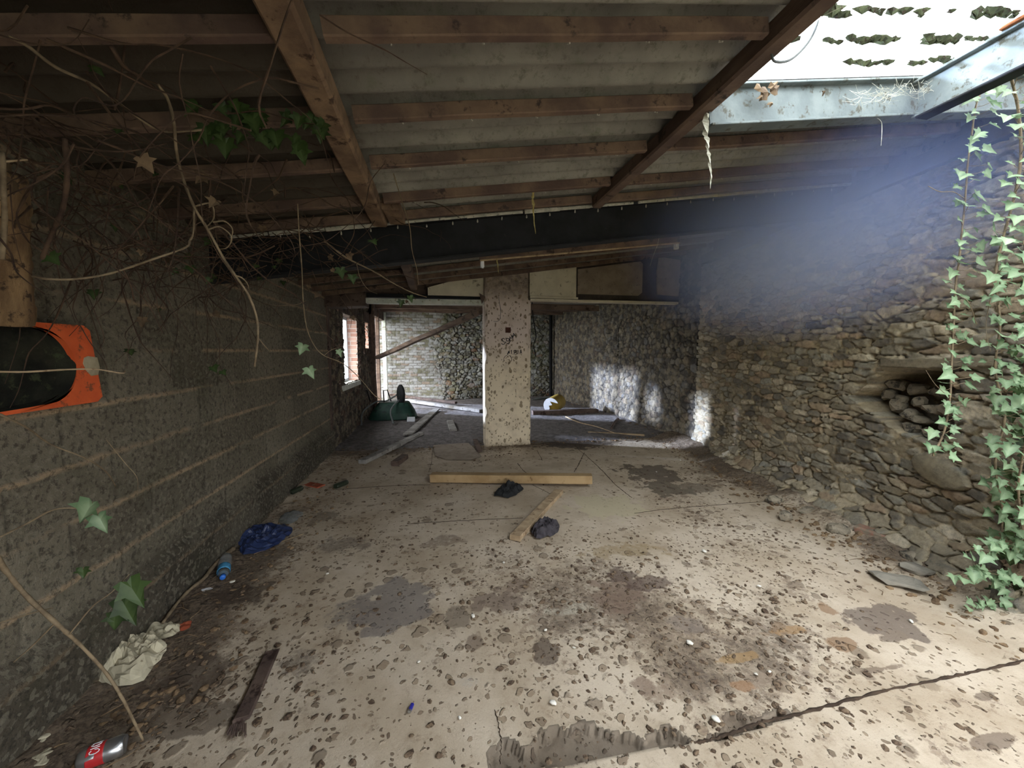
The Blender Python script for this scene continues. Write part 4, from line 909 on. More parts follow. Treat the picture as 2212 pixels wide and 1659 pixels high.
# ---- clods and litter nobody could count
def scatter(N, region, dens, rmin, rmax, mb, flat=.5):
    x0, x1, y0, y1 = region; X = rng.uniform(x0, x1, N*6); Y = y0+(y1-y0)*rng.uniform(0, 1, N*6)**1.5
    D = dens(X, Y)*(X < np.interp(Y, [q[1] for q in RW], [q[0] for q in RW])-.12); ok = rng.uniform(0, 1, N*6) < D; X, Y = X[ok][:N], Y[ok][:N]
    base = [(0, 0, 1), (.894, 0, .447), (.276, .851, .447), (-.724, .526, .447), (-.724, -.526, .447), (.276, -.851, .447), (.724, .526, -.3), (-.276, .851, -.3), (-.894, 0, -.3), (-.276, -.851, -.3), (.724, -.526, -.3)]
    fcs = [(0, 1, 2), (0, 2, 3), (0, 3, 4), (0, 4, 5), (0, 5, 1), (1, 6, 2), (2, 7, 3), (3, 8, 4), (4, 9, 5), (5, 10, 1), (2, 6, 7), (3, 7, 8), (4, 8, 9), (5, 9, 10), (1, 10, 6)]
    for x, y in zip(X, Y):
        r = rmin+(rmax-rmin)*random.random()**2.5; e = random.uniform(.5, 1.0); t = random.uniform(0, 6.3); ct, st = math.cos(t), math.sin(t)
        fl = flat*random.uniform(.5, 1.2); vs = []
        rx = right_x(y)-x; zb = .010+(.05*max(0, min(1, (.4-rx)/.35)))
        for (a, b, c) in base:
            j = random.uniform(.7, 1.25); a, b = a*r*j, b*r*e*j; vs.append((x+a*ct-b*st, y+a*st+b*ct, zb+max(-.002, c*r*fl*j+r*fl*.2)))
        mb.add(vs, fcs)
def dd(X, Y): d, _, _ = floor_fields(X, Y); return np.clip((d-.12)*.9, 0, 1)**1.4
mb = MB(); scatter(4200, (-1.4, 3.6, .9, 5.5), dd, .004, .021, mb)
tag(mb.build('dried_droppings', M['clod']), 'countless small brown dried clods of dung and mud strewn over the floor', 'dirt', kind='stuff')
mb = MB(); scatter(2600, (-1.42, 3.6, 5.5, 11), lambda X, Y: .4+0*X, .008, .03, mb, .6); scatter(900, (2.5, 3.6, 1.0, 5.4), lambda X, Y: sst(.7, .2, np.interp(Y, [q[1] for q in RW], [q[0] for q in RW])-X), .006, .03, mb, .7); scatter(900, (-1.42, -.8, 1.0, 5.4), lambda X, Y: sst(-.8, -1.3, X), .005, .022, mb, .6)
for k in range(260):
    y = random.uniform(1.2, 5.4)if k % 2 else random.uniform(5.6, 10); x = random.choice([-1.38+abs(random.gauss(0, .12)), right_x(y)-.15-abs(random.gauss(0, .25))]) if k % 2 else random.uniform(-1.3, 3.4); L = random.uniform(.03, .12); t = random.uniform(0, 3.1)
    mb.tube([(x, y, .03), (x+L*.5*math.cos(t), y+L*.5*math.sin(t), .035), (x+L*math.cos(t+.3), y+L*math.sin(t+.3), .028)], .0025, .0012, 4)
tag(mb.build('floor_litter', M['twigstuff']), 'crumbs, grit and bits of twig littering the edges and the back room floor', 'litter', kind='stuff')
# ---- wheelbarrow lying upside down
wc = onz(850, 905, .02)
def wheelbarrow():
    x, y = wc[0], wc[1]; root = empty('wheelbarrow', (x, y, 0), 'dark green wheelbarrow overturned on the back room floor by the left wall', 'wheelbarrow')
    mb = MB(); n = 24; rings = []
    for (s, z) in ((1.0, .05), (1.02, .07), (.92, .18), (.66, .36), (.62, .37), (.3, .375)):
        for k in range(n):
            t = 2*math.pi*k/n; cx = math.copysign(abs(math.cos(t))**.5, math.cos(t)); cy = math.copysign(abs(math.sin(t))**.5, math.sin(t))
            rings.append((x+.46*s*cx+.05*(1-s), y+.32*s*cy, z))
    fs = [(j*n+k, j*n+(k+1) % n, (j+1)*n+(k+1) % n, (j+1)*n+k) for j in range(5) for k in range(n)]+[tuple(5*n+k for k in range(n))]
    mb.add(rings, fs); tray = mb.build('tray', M['barrow'], smooth=True)
    mb = MB()
    wx, wz = x+.16, .52; prof = [(.12, -.03), (.17, -.04), (.20, -.02), (.205, 0), (.20, .02), (.17, .04), (.12, .03)]
    mb.lathe(prof+[prof[0]], (wx, y-.05, wz), (.95, .35, 0), 28); wheel = mb.build('wheel', M['rubber'], smooth=True)
    mb = MB(); mb.lathe([(.001, -.03), (.05, -.03), (.125, -.012), (.125, .012), (.05, .03), (.001, .03)], (wx, y-.05, wz), (.95, .35, 0), 20); hub = mb.build('wheel_hub', M['barrow'])
    mb = MB()
    for sgn in (-1, 1): mb.tube(spline([(wx+sgn*.07, y-.07+sgn*.03, wz), (x+sgn*.12, y-.05, .40), (x-.1+sgn*.2, y-.2, .40), (x-.25+sgn*.25, y-.45, .25), (x-.2+sgn*.28, y-.75, .06)], 6), .016, n=8)
    fr = mb.build('frame', M['cable'])
    lg = []
    for sgn in (-1, 1): mb = MB(); lg.append(mb); mb.tube([(x-.25+sgn*.2, y+.1, .37), (x-.32+sgn*.2, y+.12, .60), (x-.38+sgn*.2, y-.0, .60), (x-.36+sgn*.2, y-.1, .38)], .012, n=7)
    adopt(root, tray, wheel, hub, fr, *[q.build('leg', M['black']) for q in lg])
wheelbarrow()
c = onz(880, 912, .02); mb = MB(); mb.box((c[0]+.0, c[1]-.05, .03), (c[0]+.15, c[1]+.05, .12), .008); tag(mb.build('white_brick', M['whiteplastic']), 'small white block lying right of the wheelbarrow', 'block')
c = onz(1190, 893, .02); root = empty('plastic_drum', (c[0], c[1], 0), 'mustard plastic drum on its side with a broken white lid', 'drum')
ax = Vector((-.62, -.75, -.10)); cc = Vector((c[0]+.08, c[1]+.1, .20))
mb = MB(); mb.lathe([(.16, -.34), (.175, -.32), (.175, -.05), (.17, 0), (.175, .05), (.175, .10)], cc, ax, 28); o1 = mb.build('drum_body', M['yellow'], smooth=True)
mb = MB(); a_ = ax.normalized(); e1 = a_.cross(Vector((0, 0, 1))).normalized(); e2 = e1.cross(a_); pc = cc+a_*.115; pts = []
for k in range(24):
    t = R(-60+ k*9.5); pts.append(pc+(e1*math.cos(t)+e2*math.sin(t))*.178)
for q in ((.02, .10), (-.03, .02), (.05, .0), (.03, -.06)): pts.append(pc+e1*q[0]+e2*q[1])
n = len(pts); mb.add(pts+[p+a_*.012 for p in pts], [tuple(range(n-1, -1, -1)), tuple(range(n, 2*n))]+[(i, (i+1) % n, (i+1) % n+n, i+n) for i in range(n)]); o2 = mb.build('broken_lid', M['whiteplastic']); adopt(root, o1, o2)
mb = MB(); mb.tube(spline([ony(1148, y, 5.9) if 0 else onz(x, y, .05) for x, y in ((1222, 900), (1250, 912), (1290, 922), (1330, 936))], 6), .012, .006); tag(mb.build('pale_stick', M['board']), 'thin pale stick on the earth floor right of the pillar', 'stick')
mb = MB(); mb.tube(spline([ony(x, y, 6.2) for x, y in ((1150, 575), (1149, 640), (1152, 690), (1158, 725), (1153, 745), (1157, 770))], 6), .008); tag(mb.build('hanging_cable', M['black']), 'black cable hanging down at the right edge of the pillar', 'cable')
mb = MB(); mb.tube(spline([onz(x, y, .05) for x, y in ((1320, 925), (1328, 912), (1335, 905))], 4), .02, .03); tag(mb.build('tree_root', M['darkboard']), 'short thick stick leaning at the foot of the stone wall', 'stick')
# ================================================================== VINES
LEAF = [(0, 0), (.16, -.10), (.44, -.06), (.36, .16), (.62, .36), (.30, .42), (.20, .62), (0, 1.0)]
LEAF = LEAF+[(-x, y) for x, y in LEAF[-2:0:-1]]
def add_leaf(mb, base, ax, nrm, size):
    ax = Vector(ax).normalized(); nrm = Vector(nrm); sd_ = ax.cross(nrm)
    if sd_.length < .01: sd_ = ax.cross(Vector((1, .2, 0)))
    sd_.normalize(); nrm = sd_.cross(ax).normalized(); base = Vector(base); vs = []; tone = random.random(); n = len(LEAF)
    asy = random.uniform(.8, 1.2); cup = random.uniform(.05, .3); sc_ = random.uniform(.75, 1.15)
    for (x, y) in LEAF:
        xx = x*(asy if x > 0 else 2-asy)*sc_; vs.append(base+sd_*(xx*size)+ax*(y*size)+nrm*(size*(cup*abs(xx)-.35*cup*y*y+random.uniform(-.04, .04))))
    mid = [base+ax*(y*size)+nrm*(-.35*cup*y*y*size-.02*size) for y in (.25, .5, .75)]
    b = len(mb.v); vs += mid; k = n
    fs = []
    # right half runs 0..7, left half 7..n-1
    fs += [(0, 1, k), (1, 2, 3, k), (3, 4, 5, k+1), (k, 3, k+1), (5, 6, k+2, k+1), (6, 7, k+2)]
    L_ = [7]+list(range(8, n))+[0]   # 7,8..13,0
    fs += [(k, 13, 0)] if n == 14 else []
    fs += [(k, 11, 12, 13), (k+1, 9, 10, 11), (k+1, 11, k), (k+2, 8, 9, k+1), (7, 8, k+2)]
    mb.add(vs, fs); mb.a.setdefault('tone', []); mb.a.setdefault('vein', [])
    mb.a['tone'] += [min(1, max(0, tone+random.uniform(-.15, .15))) for _ in vs]; mb.a['vein'] += [0.0]*n+[.7]*3
def vine(name, pts, r0, r1, mat, label, cat='vine', leaves=(), leafmat='ivy', petmat=None, group=None, knob=.15, n=6, sub=8, extra=()):
    sp = spline(pts, sub)
    mb = MB(); mb.tube(sp, r0, r1, n, knob)
    for e in extra: mb.tube(spline(e[0], sub), e[1], e[2], 5, knob)
    if leaves or cat == 'ivy':
        root = empty(name, tuple(sp[0]), label, cat, group); ml = MB(); pt = mb
        for (p, axd, nrm, s, off) in leaves:
            p = Vector(p); b = p+Vector(off); pt.tube([p, (p+b)/2+Vector((0, 0, -.004)), b], .0014, .0012, 4); add_leaf(ml, b, axd, nrm, s)
        st = mb.build('stem', M[mat], smooth=True)
        ks = [st, ml.build('leaves', M[leafmat])]
        adopt(root, *ks); return root
    return tag(mb.build(name, M[mat], smooth=True), label, cat, group)
def TOCAM(p): return (Vector(tuple(O))-Vector(p)).normalized()
def hang_leaves(sp, step, size, spread, up=.0, prob=1.0):
    """leaves on stalks along a hanging stem, faces turned to the light of the roof opening and the room"""
    out = []; acc = 0; side = 1
    for a, b in zip(sp, sp[1:]):
        acc += (b-a).length
        while acc > step:
            acc -= step
            if random.random() > prob: continue
            side = -side; off = Vector((side*random.uniform(.4, 1)*spread, random.uniform(-.9, .2)*spread, random.uniform(-.2, .5)*spread))
            ax = Vector((side*random.uniform(.3, 1.2), random.uniform(-.6, .1), random.uniform(-1.0, .15)))
            nr = Vector((random.uniform(-.6, .2), -1.0+random.uniform(-.3, .5), random.uniform(.3, 1.1))); out.append((a.lerp(b, random.random()), ax, nr, size*random.uniform(.55, 1.15), off))
    return out
# right-hand strand hanging in front of the stone wall
YI = 1.50
pts = [ony(x, y, yy) for x, y, yy in ((2128, 180, 1.50), (2108, 230, 1.50), (2098, 300, 1.52), (2090, 360, 1.52), (2085, 430, 1.54), (2078, 500, 1.55), (2072, 560, 1.55), (2064, 620, 1.56), (2060, 700, 1.56), (2056, 780, 1.55), (2052, 860, 1.54), (2040, 930, 1.53), (2015, 985, 1.52))]
sp = spline(pts, 10); lv = hang_leaves(sp, .021, .066, .055)
vine('hanging_ivy', pts, .0035, .0045, 'vine', 'long straight ivy strand hanging in front of the stone wall beside the hole', 'ivy', lv, extra=(([ony(2085, 430, 1.54), ony(2060, 415, 1.5), ony(2030, 414, 1.48), ony(2005, 402, 1.46)], .002, .0012), ([ony(2062, 640, 1.56), ony(2090, 650, 1.5), ony(2110, 700, 1.5)], .002, .0015), ([ony(2052, 860, 1.54), ony(2020, 830, 1.5), ony(2000, 800, 1.5)], .0014, .001)))
pts = [ony(x, y, yy) for x, y, yy in ((2180, 150, 1.35), (2200, 240, 1.36), (2205, 340, 1.38), (2190, 430, 1.42), (2165, 520, 1.46), (2150, 600, 1.48), (2160, 700, 1.48), (2150, 800, 1.5), (2170, 900, 1.5), (2150, 1000, 1.5), (2165, 1100, 1.5), (2160, 1180, 1.5))]
sp = spline(pts, 10); lv = hang_leaves(sp, .016, .066, .075)
vine('hanging_ivy', pts, .005, .005, 'vine', 'dense ivy hanging at the right edge from the roof down to the floor', 'ivy', lv, extra=(([ony(2150, 600, 1.48), ony(2130, 700, 1.5), ony(2140, 760, 1.45)], .002, .001),))
pts = [ony(x, y, yy) for x, y, yy in ((2212, 520, 1.3), (2230, 620, 1.3), (2215, 740, 1.33), (2235, 850, 1.33), (2215, 960, 1.36), (2200, 1060, 1.4), (2215, 1180, 1.4))]
sp = spline(pts, 10); lv = hang_leaves(sp, .018, .066, .08)
vine('hanging_ivy', pts, .004, .005, 'vine', 'ivy strand at the very right edge partly out of the picture', 'ivy', lv)
for (pp, lab, dn) in ((((2190, 1270), (2150, 1240), (2110, 1230), (2070, 1245)), 'ivy runner spreading along the wall foot above the floor', 1), (((2212, 1200), (2160, 1170), (2120, 1180), (2085, 1190)), 'upper ivy runner at the wall foot above the large stone', 1), (((2220, 1310), (2180, 1290), (2140, 1300), (2090, 1300)), 'lowest ivy runner creeping onto the floor edge', 0)):
    pts = [ony(x, y, 1.45+.01*k) for k, (x, y) in enumerate(pp)]; sp = spline(pts, 8)
    vine('creeping_ivy', pts, .004, .003, 'vine', lab, 'ivy', hang_leaves(sp, .012, .06, .07))
# dark ivy mass behind the strands, rooted on the wall
mb = MB(); st = MB()
for k in range(300):
    y = random.uniform(.95, 1.55); z = random.uniform(.1, 2.3); x = right_x(y)-.08-.12*random.random(); add_leaf(mb, (x, y, z), (random.uniform(-.4, .4), random.uniform(-1, 1), random.uniform(-1.2, .2)), (-1, random.uniform(-.6, .3), random.uniform(0, .8)), random.uniform(.04, .075))
root = empty('wall_ivy', (2.9, 1.2, 0), 'dark ivy covering the stone wall behind the hanging strands', 'ivy')
for k in range(9):
    y = .95+.07*k; st.tube(spline([(right_x(y+.05*math.sin(q*1.7+k))-.06, y+.05*math.sin(q*1.7+k), .05+q*.38) for q in range(7)], 5), .005, .003, 5, .2)
adopt(root, mb.build('leaves', M['ivydark']), st.build('stems', M['vinedark']))
# ---- left-hand vines (bare stems)
LV = [
 ('thick bare vine hanging in a long curve from the roof on the left', ((341, 182), (363, 216), (376, 270), (381, 324), (392, 375), (419, 446), (449, 496), (483, 558), (508, 595), (537, 638), (554, 685), (557, 729), (550, 791)), 1.40, 1.55, .0045, .004, 'vine', [((557, 729), (570, 745), (580, 756)), ((508, 595), (522, 600), (534, 612), (538, 625)), ((449, 496), (475, 490), (500, 512), (490, 535), (465, 538)), ((419, 446), (455, 440), (462, 470), (445, 492)), ((460, 480), (485, 478), (502, 495), (498, 520))]),
 ('bare vine drooping sideways across the upper left', ((20, 80), (60, 100), (120, 145), (195, 180), (260, 225), (330, 275), (375, 285), (440, 280)), 1.10, 1.45, .004, .003, 'vine', []),
 ('dark stem slanting down from the first purlin on the left', ((238, 98), (265, 140), (300, 165), (340, 195)), 1.2, 1.4, .006, .004, 'vinedark', []),
 ('bare vine looping down to the left post', ((419, 446), (418, 500), (410, 520), (400, 535), (330, 560), (240, 590), (170, 602), (110, 603), (70, 597)), 1.45, 1.2, .003, .003, 'vine', []),
 ('long thin runner hanging in front of the pier with two leaves', ((643, 440), (646, 500), (652, 580), (655, 650), (662, 705), (678, 745), (700, 768), (740, 785), (775, 815), (805, 850), (820, 862)), 1.9, 2.1, .0028, .002, 'vine', [((700, 768), (716, 756), (740, 748)), ((660, 650), (640, 658), (600, 660), (570, 655))]),
 ('pale curved branch reaching down to the white lintel', ((700, 520), (745, 555), (770, 568), (810, 588), (850, 612), (890, 632), (922, 642)), 2.3, 2.6, .005, .003, 'vine', [((770, 568), (778, 600), (795, 625), (815, 635))]),
 ('thin vine hanging down beside the pale curved branch', ((850, 375), (870, 440), (885, 490), (890, 540), (900, 580), (904, 615)), 2.2, 2.5, .0028, .0022, 'vine', []),
 ('looping tendril below the roof in the left middle', ((700, 300), (715, 380), (755, 440), (765, 500), (745, 540), (730, 560)), 2.1, 2.2, .0028, .002, 'vinedark', [((560, 470), (520, 440), (505, 385), (520, 370))]),
 ('brown stem rising at the left beside the trunk', ((140, 300), (145, 380), (135, 450), (110, 510), (90, 560)), 1.15, 1.3, .006, .005, 'vinedark', []),
 ('pale shoot lying across the orange panel', ((0, 803), (60, 803), (150, 798), (210, 798), (262, 806), (270, 802)), 1.2, 1.5, .0028, .002, 'board', []),
 ('thin shoot below the orange panel slanting to the wall', ((0, 895), (60, 925), (110, 960), (185, 990), (230, 1020), (250, 1050)), 1.15, 1.7, .0028, .002, 'vine', [((230, 950), (270, 1000), (295, 1030), (298, 1062))]),
 ('long bare stem crossing the lower left foreground', ((-20, 1180), (10, 1230), (60, 1290), (120, 1345), (180, 1400), (230, 1455), (265, 1510), (290, 1560), (310, 1600)), 1.05, 1.25, .0055, .003, 'vine', [((0, 1345), (50, 1330), (115, 1312)), ((150, 1370), (200, 1310), (240, 1280), (280, 1240)), ((120, 1345), (70, 1395), (30, 1430))]),
 ('leafy shoot across the lower left blockwork', ((0, 1160), (60, 1130), (120, 1100), (190, 1098)), 1.2, 1.3, .0025, .002, 'vine', []),
 ('thin dark twig hanging over the left blockwork', ((255, 560), (280, 610), (290, 650)), 1.5, 1.6, .003, .002, 'vinedark', [((310, 600), (320, 640), (335, 660)), ((350, 620), (380, 680), (410, 720))]),
 ('pale twig against the dark upper left', ((0, 350), (60, 345)), 1.2, 1.25, .003, .002, 'board', []),
 ('vine running down the far left edge in front of the trunk', ((5, 330), (8, 420), (10, 480), (4, 560)), 1.1, 1.12, .005, .005, 'vine', []),
]
EXL = {4: [(655, 750, .055, 2.0), (667, 800, .06, 2.0), (730, 762, .04, 2.0)], 11: [(275, 1262, .085, 1.15), (262, 1300, .085, 1.15), (250, 1330, .05, 1.15), (180, 1232, .03, 1.15)], 12: [(200, 1090, .07, 1.28), (212, 1118, .06, 1.28)], 5: [(885, 645, .05, 2.6), (868, 655, .05, 2.6)], 7: [(735, 585, .06, 2.1), (760, 600, .05, 2.1)]}
for i, (lab, px, ya, yb, r0, r1, m, ex) in enumerate(LV):
    n_ = len(px)
    def dep(k, n_=n_, ya=ya, yb=yb): return ya+(yb-ya)*k/max(1, n_-1)
    pts = [ony(x, y, dep(k)+.02*math.sin(k*2.1+i)) for k, (x, y) in enumerate(px)]
    exs = []
    for e in ex:
        kk = min(range(n_), key=lambda k: (px[k][0]-e[0][0])**2+(px[k][1]-e[0][1])**2)
        exs.append(([ony(x, y, dep(kk)+.015*j) for j, (x, y) in enumerate(e)], r1*.75, r1*.4))
    lv = [(ony(x, y-6, Y), (random.uniform(-.6, .6), -.1, -1), (.2, -1, .5), s, (0, 0, 0)) for (x, y, s, Y) in EXL.get(i, [])]
    vine('ivy_vine', pts, r0, r1, m, lab, 'vine', lv, 'ivy' if i in (4, 12) else 'ivydark', extra=exs)
# tangle of dead twigs under the roof at the left
def tangle():
    mb = MB(); lf = MB(); dl = MB()
    for k in range(330):
        y = random.uniform(.9, 2.9); x = -1.42+abs(random.gauss(0, .42)); z = roofz(x)-random.uniform(0, .5)**1.3
        d = Vector((random.gauss(0, 1), random.gauss(0, .8), random.gauss(-.35, .6))).normalized(); p = Vector((x, y, z)); pts = [p.copy()]
        for j in range(random.randint(4, 9)):
            d = (d+Vector((random.gauss(0, .25), random.gauss(0, .25), random.gauss(-.05, .22)))).normalized(); p = p+d*random.uniform(.04, .10)
            p.x = max(p.x, -1.42); p.z = min(p.z, roofz(p.x)+.06); pts.append(p.copy())
        mb.tube(spline(pts, 3), random.uniform(.0018, .004), .001, 4, .2)
        if k % 5 == 0: add_leaf(dl if k % 2 else lf, pts[-2], (random.uniform(-1, 1), random.uniform(-1, 1), -1), (.3, -1, .3), random.uniform(.025, .045))
    root = empty('dead_ivy_tangle', (-1.2, 1.8, 1.9), 'dark tangle of dead ivy twigs filling the corner under the roof on the left', 'ivy'); root['kind'] = 'stuff'
    adopt(root, mb.build('twigs', M['vinedark']), lf.build('leaves', M['ivydark']), dl.build('dry_leaves', M['deadleaf']))
    # dark green leaves near the rafter
    lf = MB(); st = MB(); pts = [ony(x, y, 1.55) for x, y in ((430, 235), (500, 245), (560, 240), (640, 262), (690, 270))]; sp = spline(pts, 8); st.tube(sp, .003, .002, 5)
    for a in sp:
        for q in range(1): add_leaf(lf, a+Vector((random.uniform(-.04, .04), random.uniform(-.04, .04), random.uniform(-.07, .04))), (random.uniform(-1, 1), random.uniform(-.3, .3), -1), (.1, -1, .3), random.uniform(.04, .07))
    root = empty('dark_ivy_spray', tuple(sp[0]), 'spray of dark green ivy leaves hanging left of the rusty rafter', 'ivy'); adopt(root, st.build('stem', M['vinedark']), lf.build('leaves', M['ivydark']))
tangle()
# trunk at the far left and the orange panel
mb = MB(); tp = [ony(25, 375, 1.42), ony(30, 450, 1.42), ony(28, 540, 1.43), ony(33, 620, 1.44), ony(35, 700, 1.45)]
mb.tube(spline([Vector(p)+Vector((-.03, 0, 0)) for p in tp], 8), .055, .062, 16, .05); tag(mb.build('old_ivy_wood', M['trunk'], smooth=True), 'thick brown ivy trunk standing above the orange panel at the left edge', 'ivy')
def orange():
    X = -1.385; y0, y1, z0, z1 = 1.20, 1.90, 1.19, 1.50; cy, cz, ra, rb = 1.50, 1.345, .30, .142
    root = empty('orange_panel', (X, 1.55, z0), 'orange painted panel with a large round hole fixed to the left wall', 'panel')
    n = 96; mb = MB(); vs = []
    for side in (0, -.02):
        for k in range(n):
            t = 2*math.pi*k/n; ct, s_ = math.cos(t), math.sin(t); vs.append((X+side, cy+.16*min(1, max(-1, ct*3))+.15*ct, cz+rb*s_))
        for k in range(n):
            t = 2*math.pi*k/n; ct, s_ = math.cos(t), math.sin(t); q = 1e9
            for (lim, comp) in ((y1-cy if ct > 0 else cy-y0, abs(ct)), (z1-cz if s_ > 0 else cz-z0, abs(s_))):
                if comp > 1e-6: q = min(q, lim/comp)
            yy, zz = cy+ct*q, cz+s_*q
            for cyy in (y0, y1):
                for czz in (z0, z1):
                    if math.hypot(yy-cyy, zz-czz) < .018: yy, zz = cyy, czz
            vs.append((X+side, yy, zz))
    fs = []
    for k in range(n):
        k2 = (k+1) % n; fs += [(k, k2, n+k2, n+k), (2*n+k, 3*n+k, 3*n+k2, 2*n+k2), (k, 2*n+k, 2*n+k2, k2), (n+k, n+k2, 3*n+k2, 3*n+k)]
    mb.add(vs, fs); mb.v = [(v[0], v[1]+.12*(1.345-v[2])*max(0, (v[1]-1.5)/.4), v[2]) for v in mb.v]; o1 = mb.build('face_plate', M['orange'])
    mb = MB(); nn = 40; vs = []
    for (r, xx) in ((1.0, X-.001), (.97, X-.055)):
        for k in range(nn): t = 2*math.pi*k/nn; vs.append((xx, cy+r*(.16*min(1, max(-1, math.cos(t)*3))+.15*math.cos(t)), cz+rb*r*math.sin(t)))
    vs.append((X-.055, cy, cz)); fs = [(k, (k+1) % nn, nn+(k+1) % nn, nn+k) for k in range(nn)]+[(nn+k, nn+(k+1) % nn, 2*nn) for k in range(nn)]
    mb.add(vs, fs); o2 = mb.build('hole_lining', M['moss'] if 0 else M['holeback'])
    mb = MB(); P = [(1.845, 1.372), (1.862, 1.378), (1.905, 1.372), (1.912, 1.33), (1.90, 1.30), (1.87, 1.298), (1.85, 1.32), (1.838, 1.35)]
    vs = [(X+.0025, a, b) for a, b in P]+[(X-.001, a, b) for a, b in P]; m = len(P); mb.add(vs, [tuple(range(m)), tuple(range(2*m-1, m-1, -1))]+[(i, i+m, (i+1) % m+m, (i+1) % m) for i in range(m)]); o3 = mb.build('bare_patch', M['bare']); o3['label'] = 'patch where the orange paint has flaked off'
    adopt(root, o1, o2, o3)
orange()
# branch lying along the foot of the left wall
mb = MB(); mb.tube(spline([onz(x, y, .05) for x, y in ((505, 1185), (490, 1196), (462, 1222), (440, 1250), (412, 1272), (385, 1300), (352, 1345))], 6), .014, .007, 8, .2); mb.tube(spline([onz(x, y, .05) for x, y in ((490, 1196), (492, 1186), (486, 1180))], 4), .009, .006, 6)
tag(mb.build('fallen_branch', M['vine'], smooth=True), 'thick pale branch lying on the floor along the foot of the left wall', 'branch')
# cobwebs and hanging strips
def strip(name, px, Y, w0, w1, mat, label, cat):
    pts = spline([ony(x, y, Y) for x, y in px], 6); mb = MB(); m = len(pts); vs = []; fs = []
    for i, p in enumerate(pts):
        w = (w0+(w1-w0)*i/(m-1))*random.uniform(.5, 1.3)/2; t = i*.35
        for a_ in (0, 2.1, 4.2): vs.append(p+Vector((math.cos(t+a_)*w, math.sin(t+a_)*w*.5, 0)))
    for i in range(m-1):
        for k in range(3): fs.append((i*3+k, i*3+(k+1) % 3, i*3+3+(k+1) % 3, i*3+3+k))
    mb.add(vs, fs); return tag(mb.build(name, M[mat]), label, cat)
strip('hanging_cobweb', ((1527, 245), (1524, 280), (1528, 310), (1532, 345), (1536, 380), (1534, 408)), 1.60, .035, .004, 'web', 'thick dusty cobweb hanging from the end of the grey steel channel', 'cobweb')
strip('hanging_strip', ((1155, 392), (1151, 420), (1152, 445), (1153, 470), (1157, 505)), 2.50, .030, .006, 'flypaper', 'twisted yellowish strip hanging in front of the black beam', 'strip')
strip('hanging_strip', ((1073, 560), (1075, 572), (1077, 590)), 3.25, .018, .004, 'flypaper', 'short yellowish strip hanging from the strip light batten', 'strip')
strip('hanging_thread', ((1893, 253), (1905, 268), (1903, 315)), 1.60, .006, .002, 'web', 'thin grey thread hanging below the grey steel channel', 'cobweb')
strip('hanging_thread', ((1424, 512), (1420, 530), (1412, 550), (1404, 575)), 3.2, .007, .003, 'web', 'thin pale thread hanging near the right end of the strip light batten', 'cobweb')
mb = MB(); mb.tube(spline([ony(x, y, 1.28) for x, y in ((1775, -20), (1773, 20), (1758, 70), (1735, 105), (1705, 130), (1675, 133), (1667, 118), (1665, 90))], 8), .0045); tag(mb.build('loose_cable', M['cable']), 'thin grey cable looping below the left edge of the clear roof sheet', 'cable')
mb = MB()
for k in range(22):
    a = Vector(ony(1690+random.uniform(-30, 90)*1.0, 90-random.uniform(0, 90), 1.26)); a.x = 1.19+random.uniform(0, .03); a.z = roofz(a.x)+.01; a.y = random.uniform(1.05, 1.5)
    b = a+Vector((random.uniform(.02, .10), random.uniform(-.12, .12), random.uniform(-.03, .08))); mb.tube([a, (a+b)/2+Vector((0, 0, -.01)), b], .0008, .0006, 3)
for k in range(110):
    t = random.random(); a = Vector(ony(1850+200*t, 200-30*t+random.uniform(-6, 20), 1.54)); b = a+Vector((random.uniform(-.10, .12), random.uniform(-.04, .04), random.uniform(-.05, .04))); mb.tube([a, (a+b)/2+Vector((0, 0, -.012)), b], .0006, .0004, 3)
tag(mb.build('cobwebs', M['web']), 'dusty cobwebs strung between the grey channel and the roof edge', 'cobweb', kind='stuff')
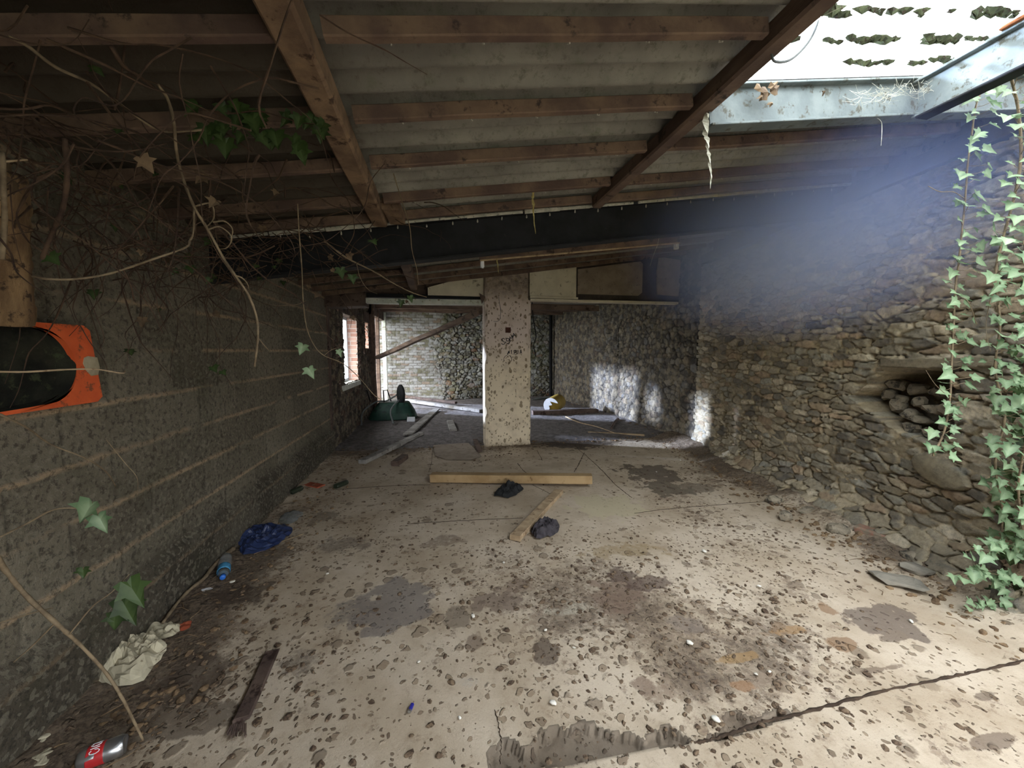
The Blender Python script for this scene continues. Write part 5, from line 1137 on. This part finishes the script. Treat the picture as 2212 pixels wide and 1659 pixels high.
# timber bracket standing on the wall top at the right
p = Vector(ony(1945, 425, 2.55)); mb = MB(); mb.box((p.x-.16, p.y-.05, p.z-.12), (p.x+.14, p.y+.05, p.z+.10), .01); mb.box((p.x-.14, p.y-.04, p.z-.32), (p.x-.02, p.y+.06, p.z-.1), .01); tag(mb.build('masonry_block', M['stone']), 'grey masonry block built up on the top of the right wall under the roof', 'block')

# ================================================================== HAZE volume added for the blue glare below the roof opening
bm = bmesh.new(); bmesh.ops.create_icosphere(bm, subdivisions=4, radius=1.0)
for v in bm.verts: v.co = Vector((2.5+1.25*v.co.x, 2.55+1.35*v.co.y, min(2.12+.85*v.co.z, roofz(2.5+1.25*v.co.x)+.0)))
me = bpy.data.meshes.new('haze'); bm.to_mesh(me); bm.free(); hz = bpy.data.objects.new('haze', me); COL.objects.link(hz)
hm = bpy.data.materials.new('blue_glare_haze'); hm.use_nodes = True; nt = hm.node_tree; nt.nodes.clear()
vo = nt.nodes.new('ShaderNodeVolumeScatter'); vo.inputs['Color'].default_value = (.40, .52, 1.0, 1); vo.inputs['Anisotropy'].default_value = .2
tc = nt.nodes.new('ShaderNodeTexCoord'); mp = nt.nodes.new('ShaderNodeMapping'); mp.vector_type = 'TEXTURE'
mp.inputs['Location'].default_value = (2.5, 2.5, 2.22); mp.inputs['Scale'].default_value = (1.25, 1.35, .85)
ln = nt.nodes.new('ShaderNodeVectorMath'); ln.operation = 'LENGTH'; mr = nt.nodes.new('ShaderNodeMapRange'); mr.interpolation_type = 'SMOOTHSTEP'
for q, v in ((1, 1.0), (2, .1), (3, 0.0), (4, 1.6)): mr.inputs[q].default_value = v
ou = nt.nodes.new('ShaderNodeOutputMaterial')
nt.links.new(tc.outputs['Object'], mp.inputs[0]); nt.links.new(mp.outputs[0], ln.inputs[0]); nt.links.new(ln.outputs['Value'], mr.inputs[0])
nt.links.new(mr.outputs[0], vo.inputs['Density']); nt.links.new(vo.outputs[0], ou.inputs['Volume'])
me.materials.append(hm); hm.cycles.volume_sampling = 'DISTANCE' if 0 else 'MULTIPLE_IMPORTANCE'
tag(hz, 'soft bluish haze added for the glare below the roof opening', 'haze', kind='stuff')
sc.cycles.volume_step_rate = 3.0; sc.cycles.volume_max_steps = 64; sc.cycles.volume_bounces = 1
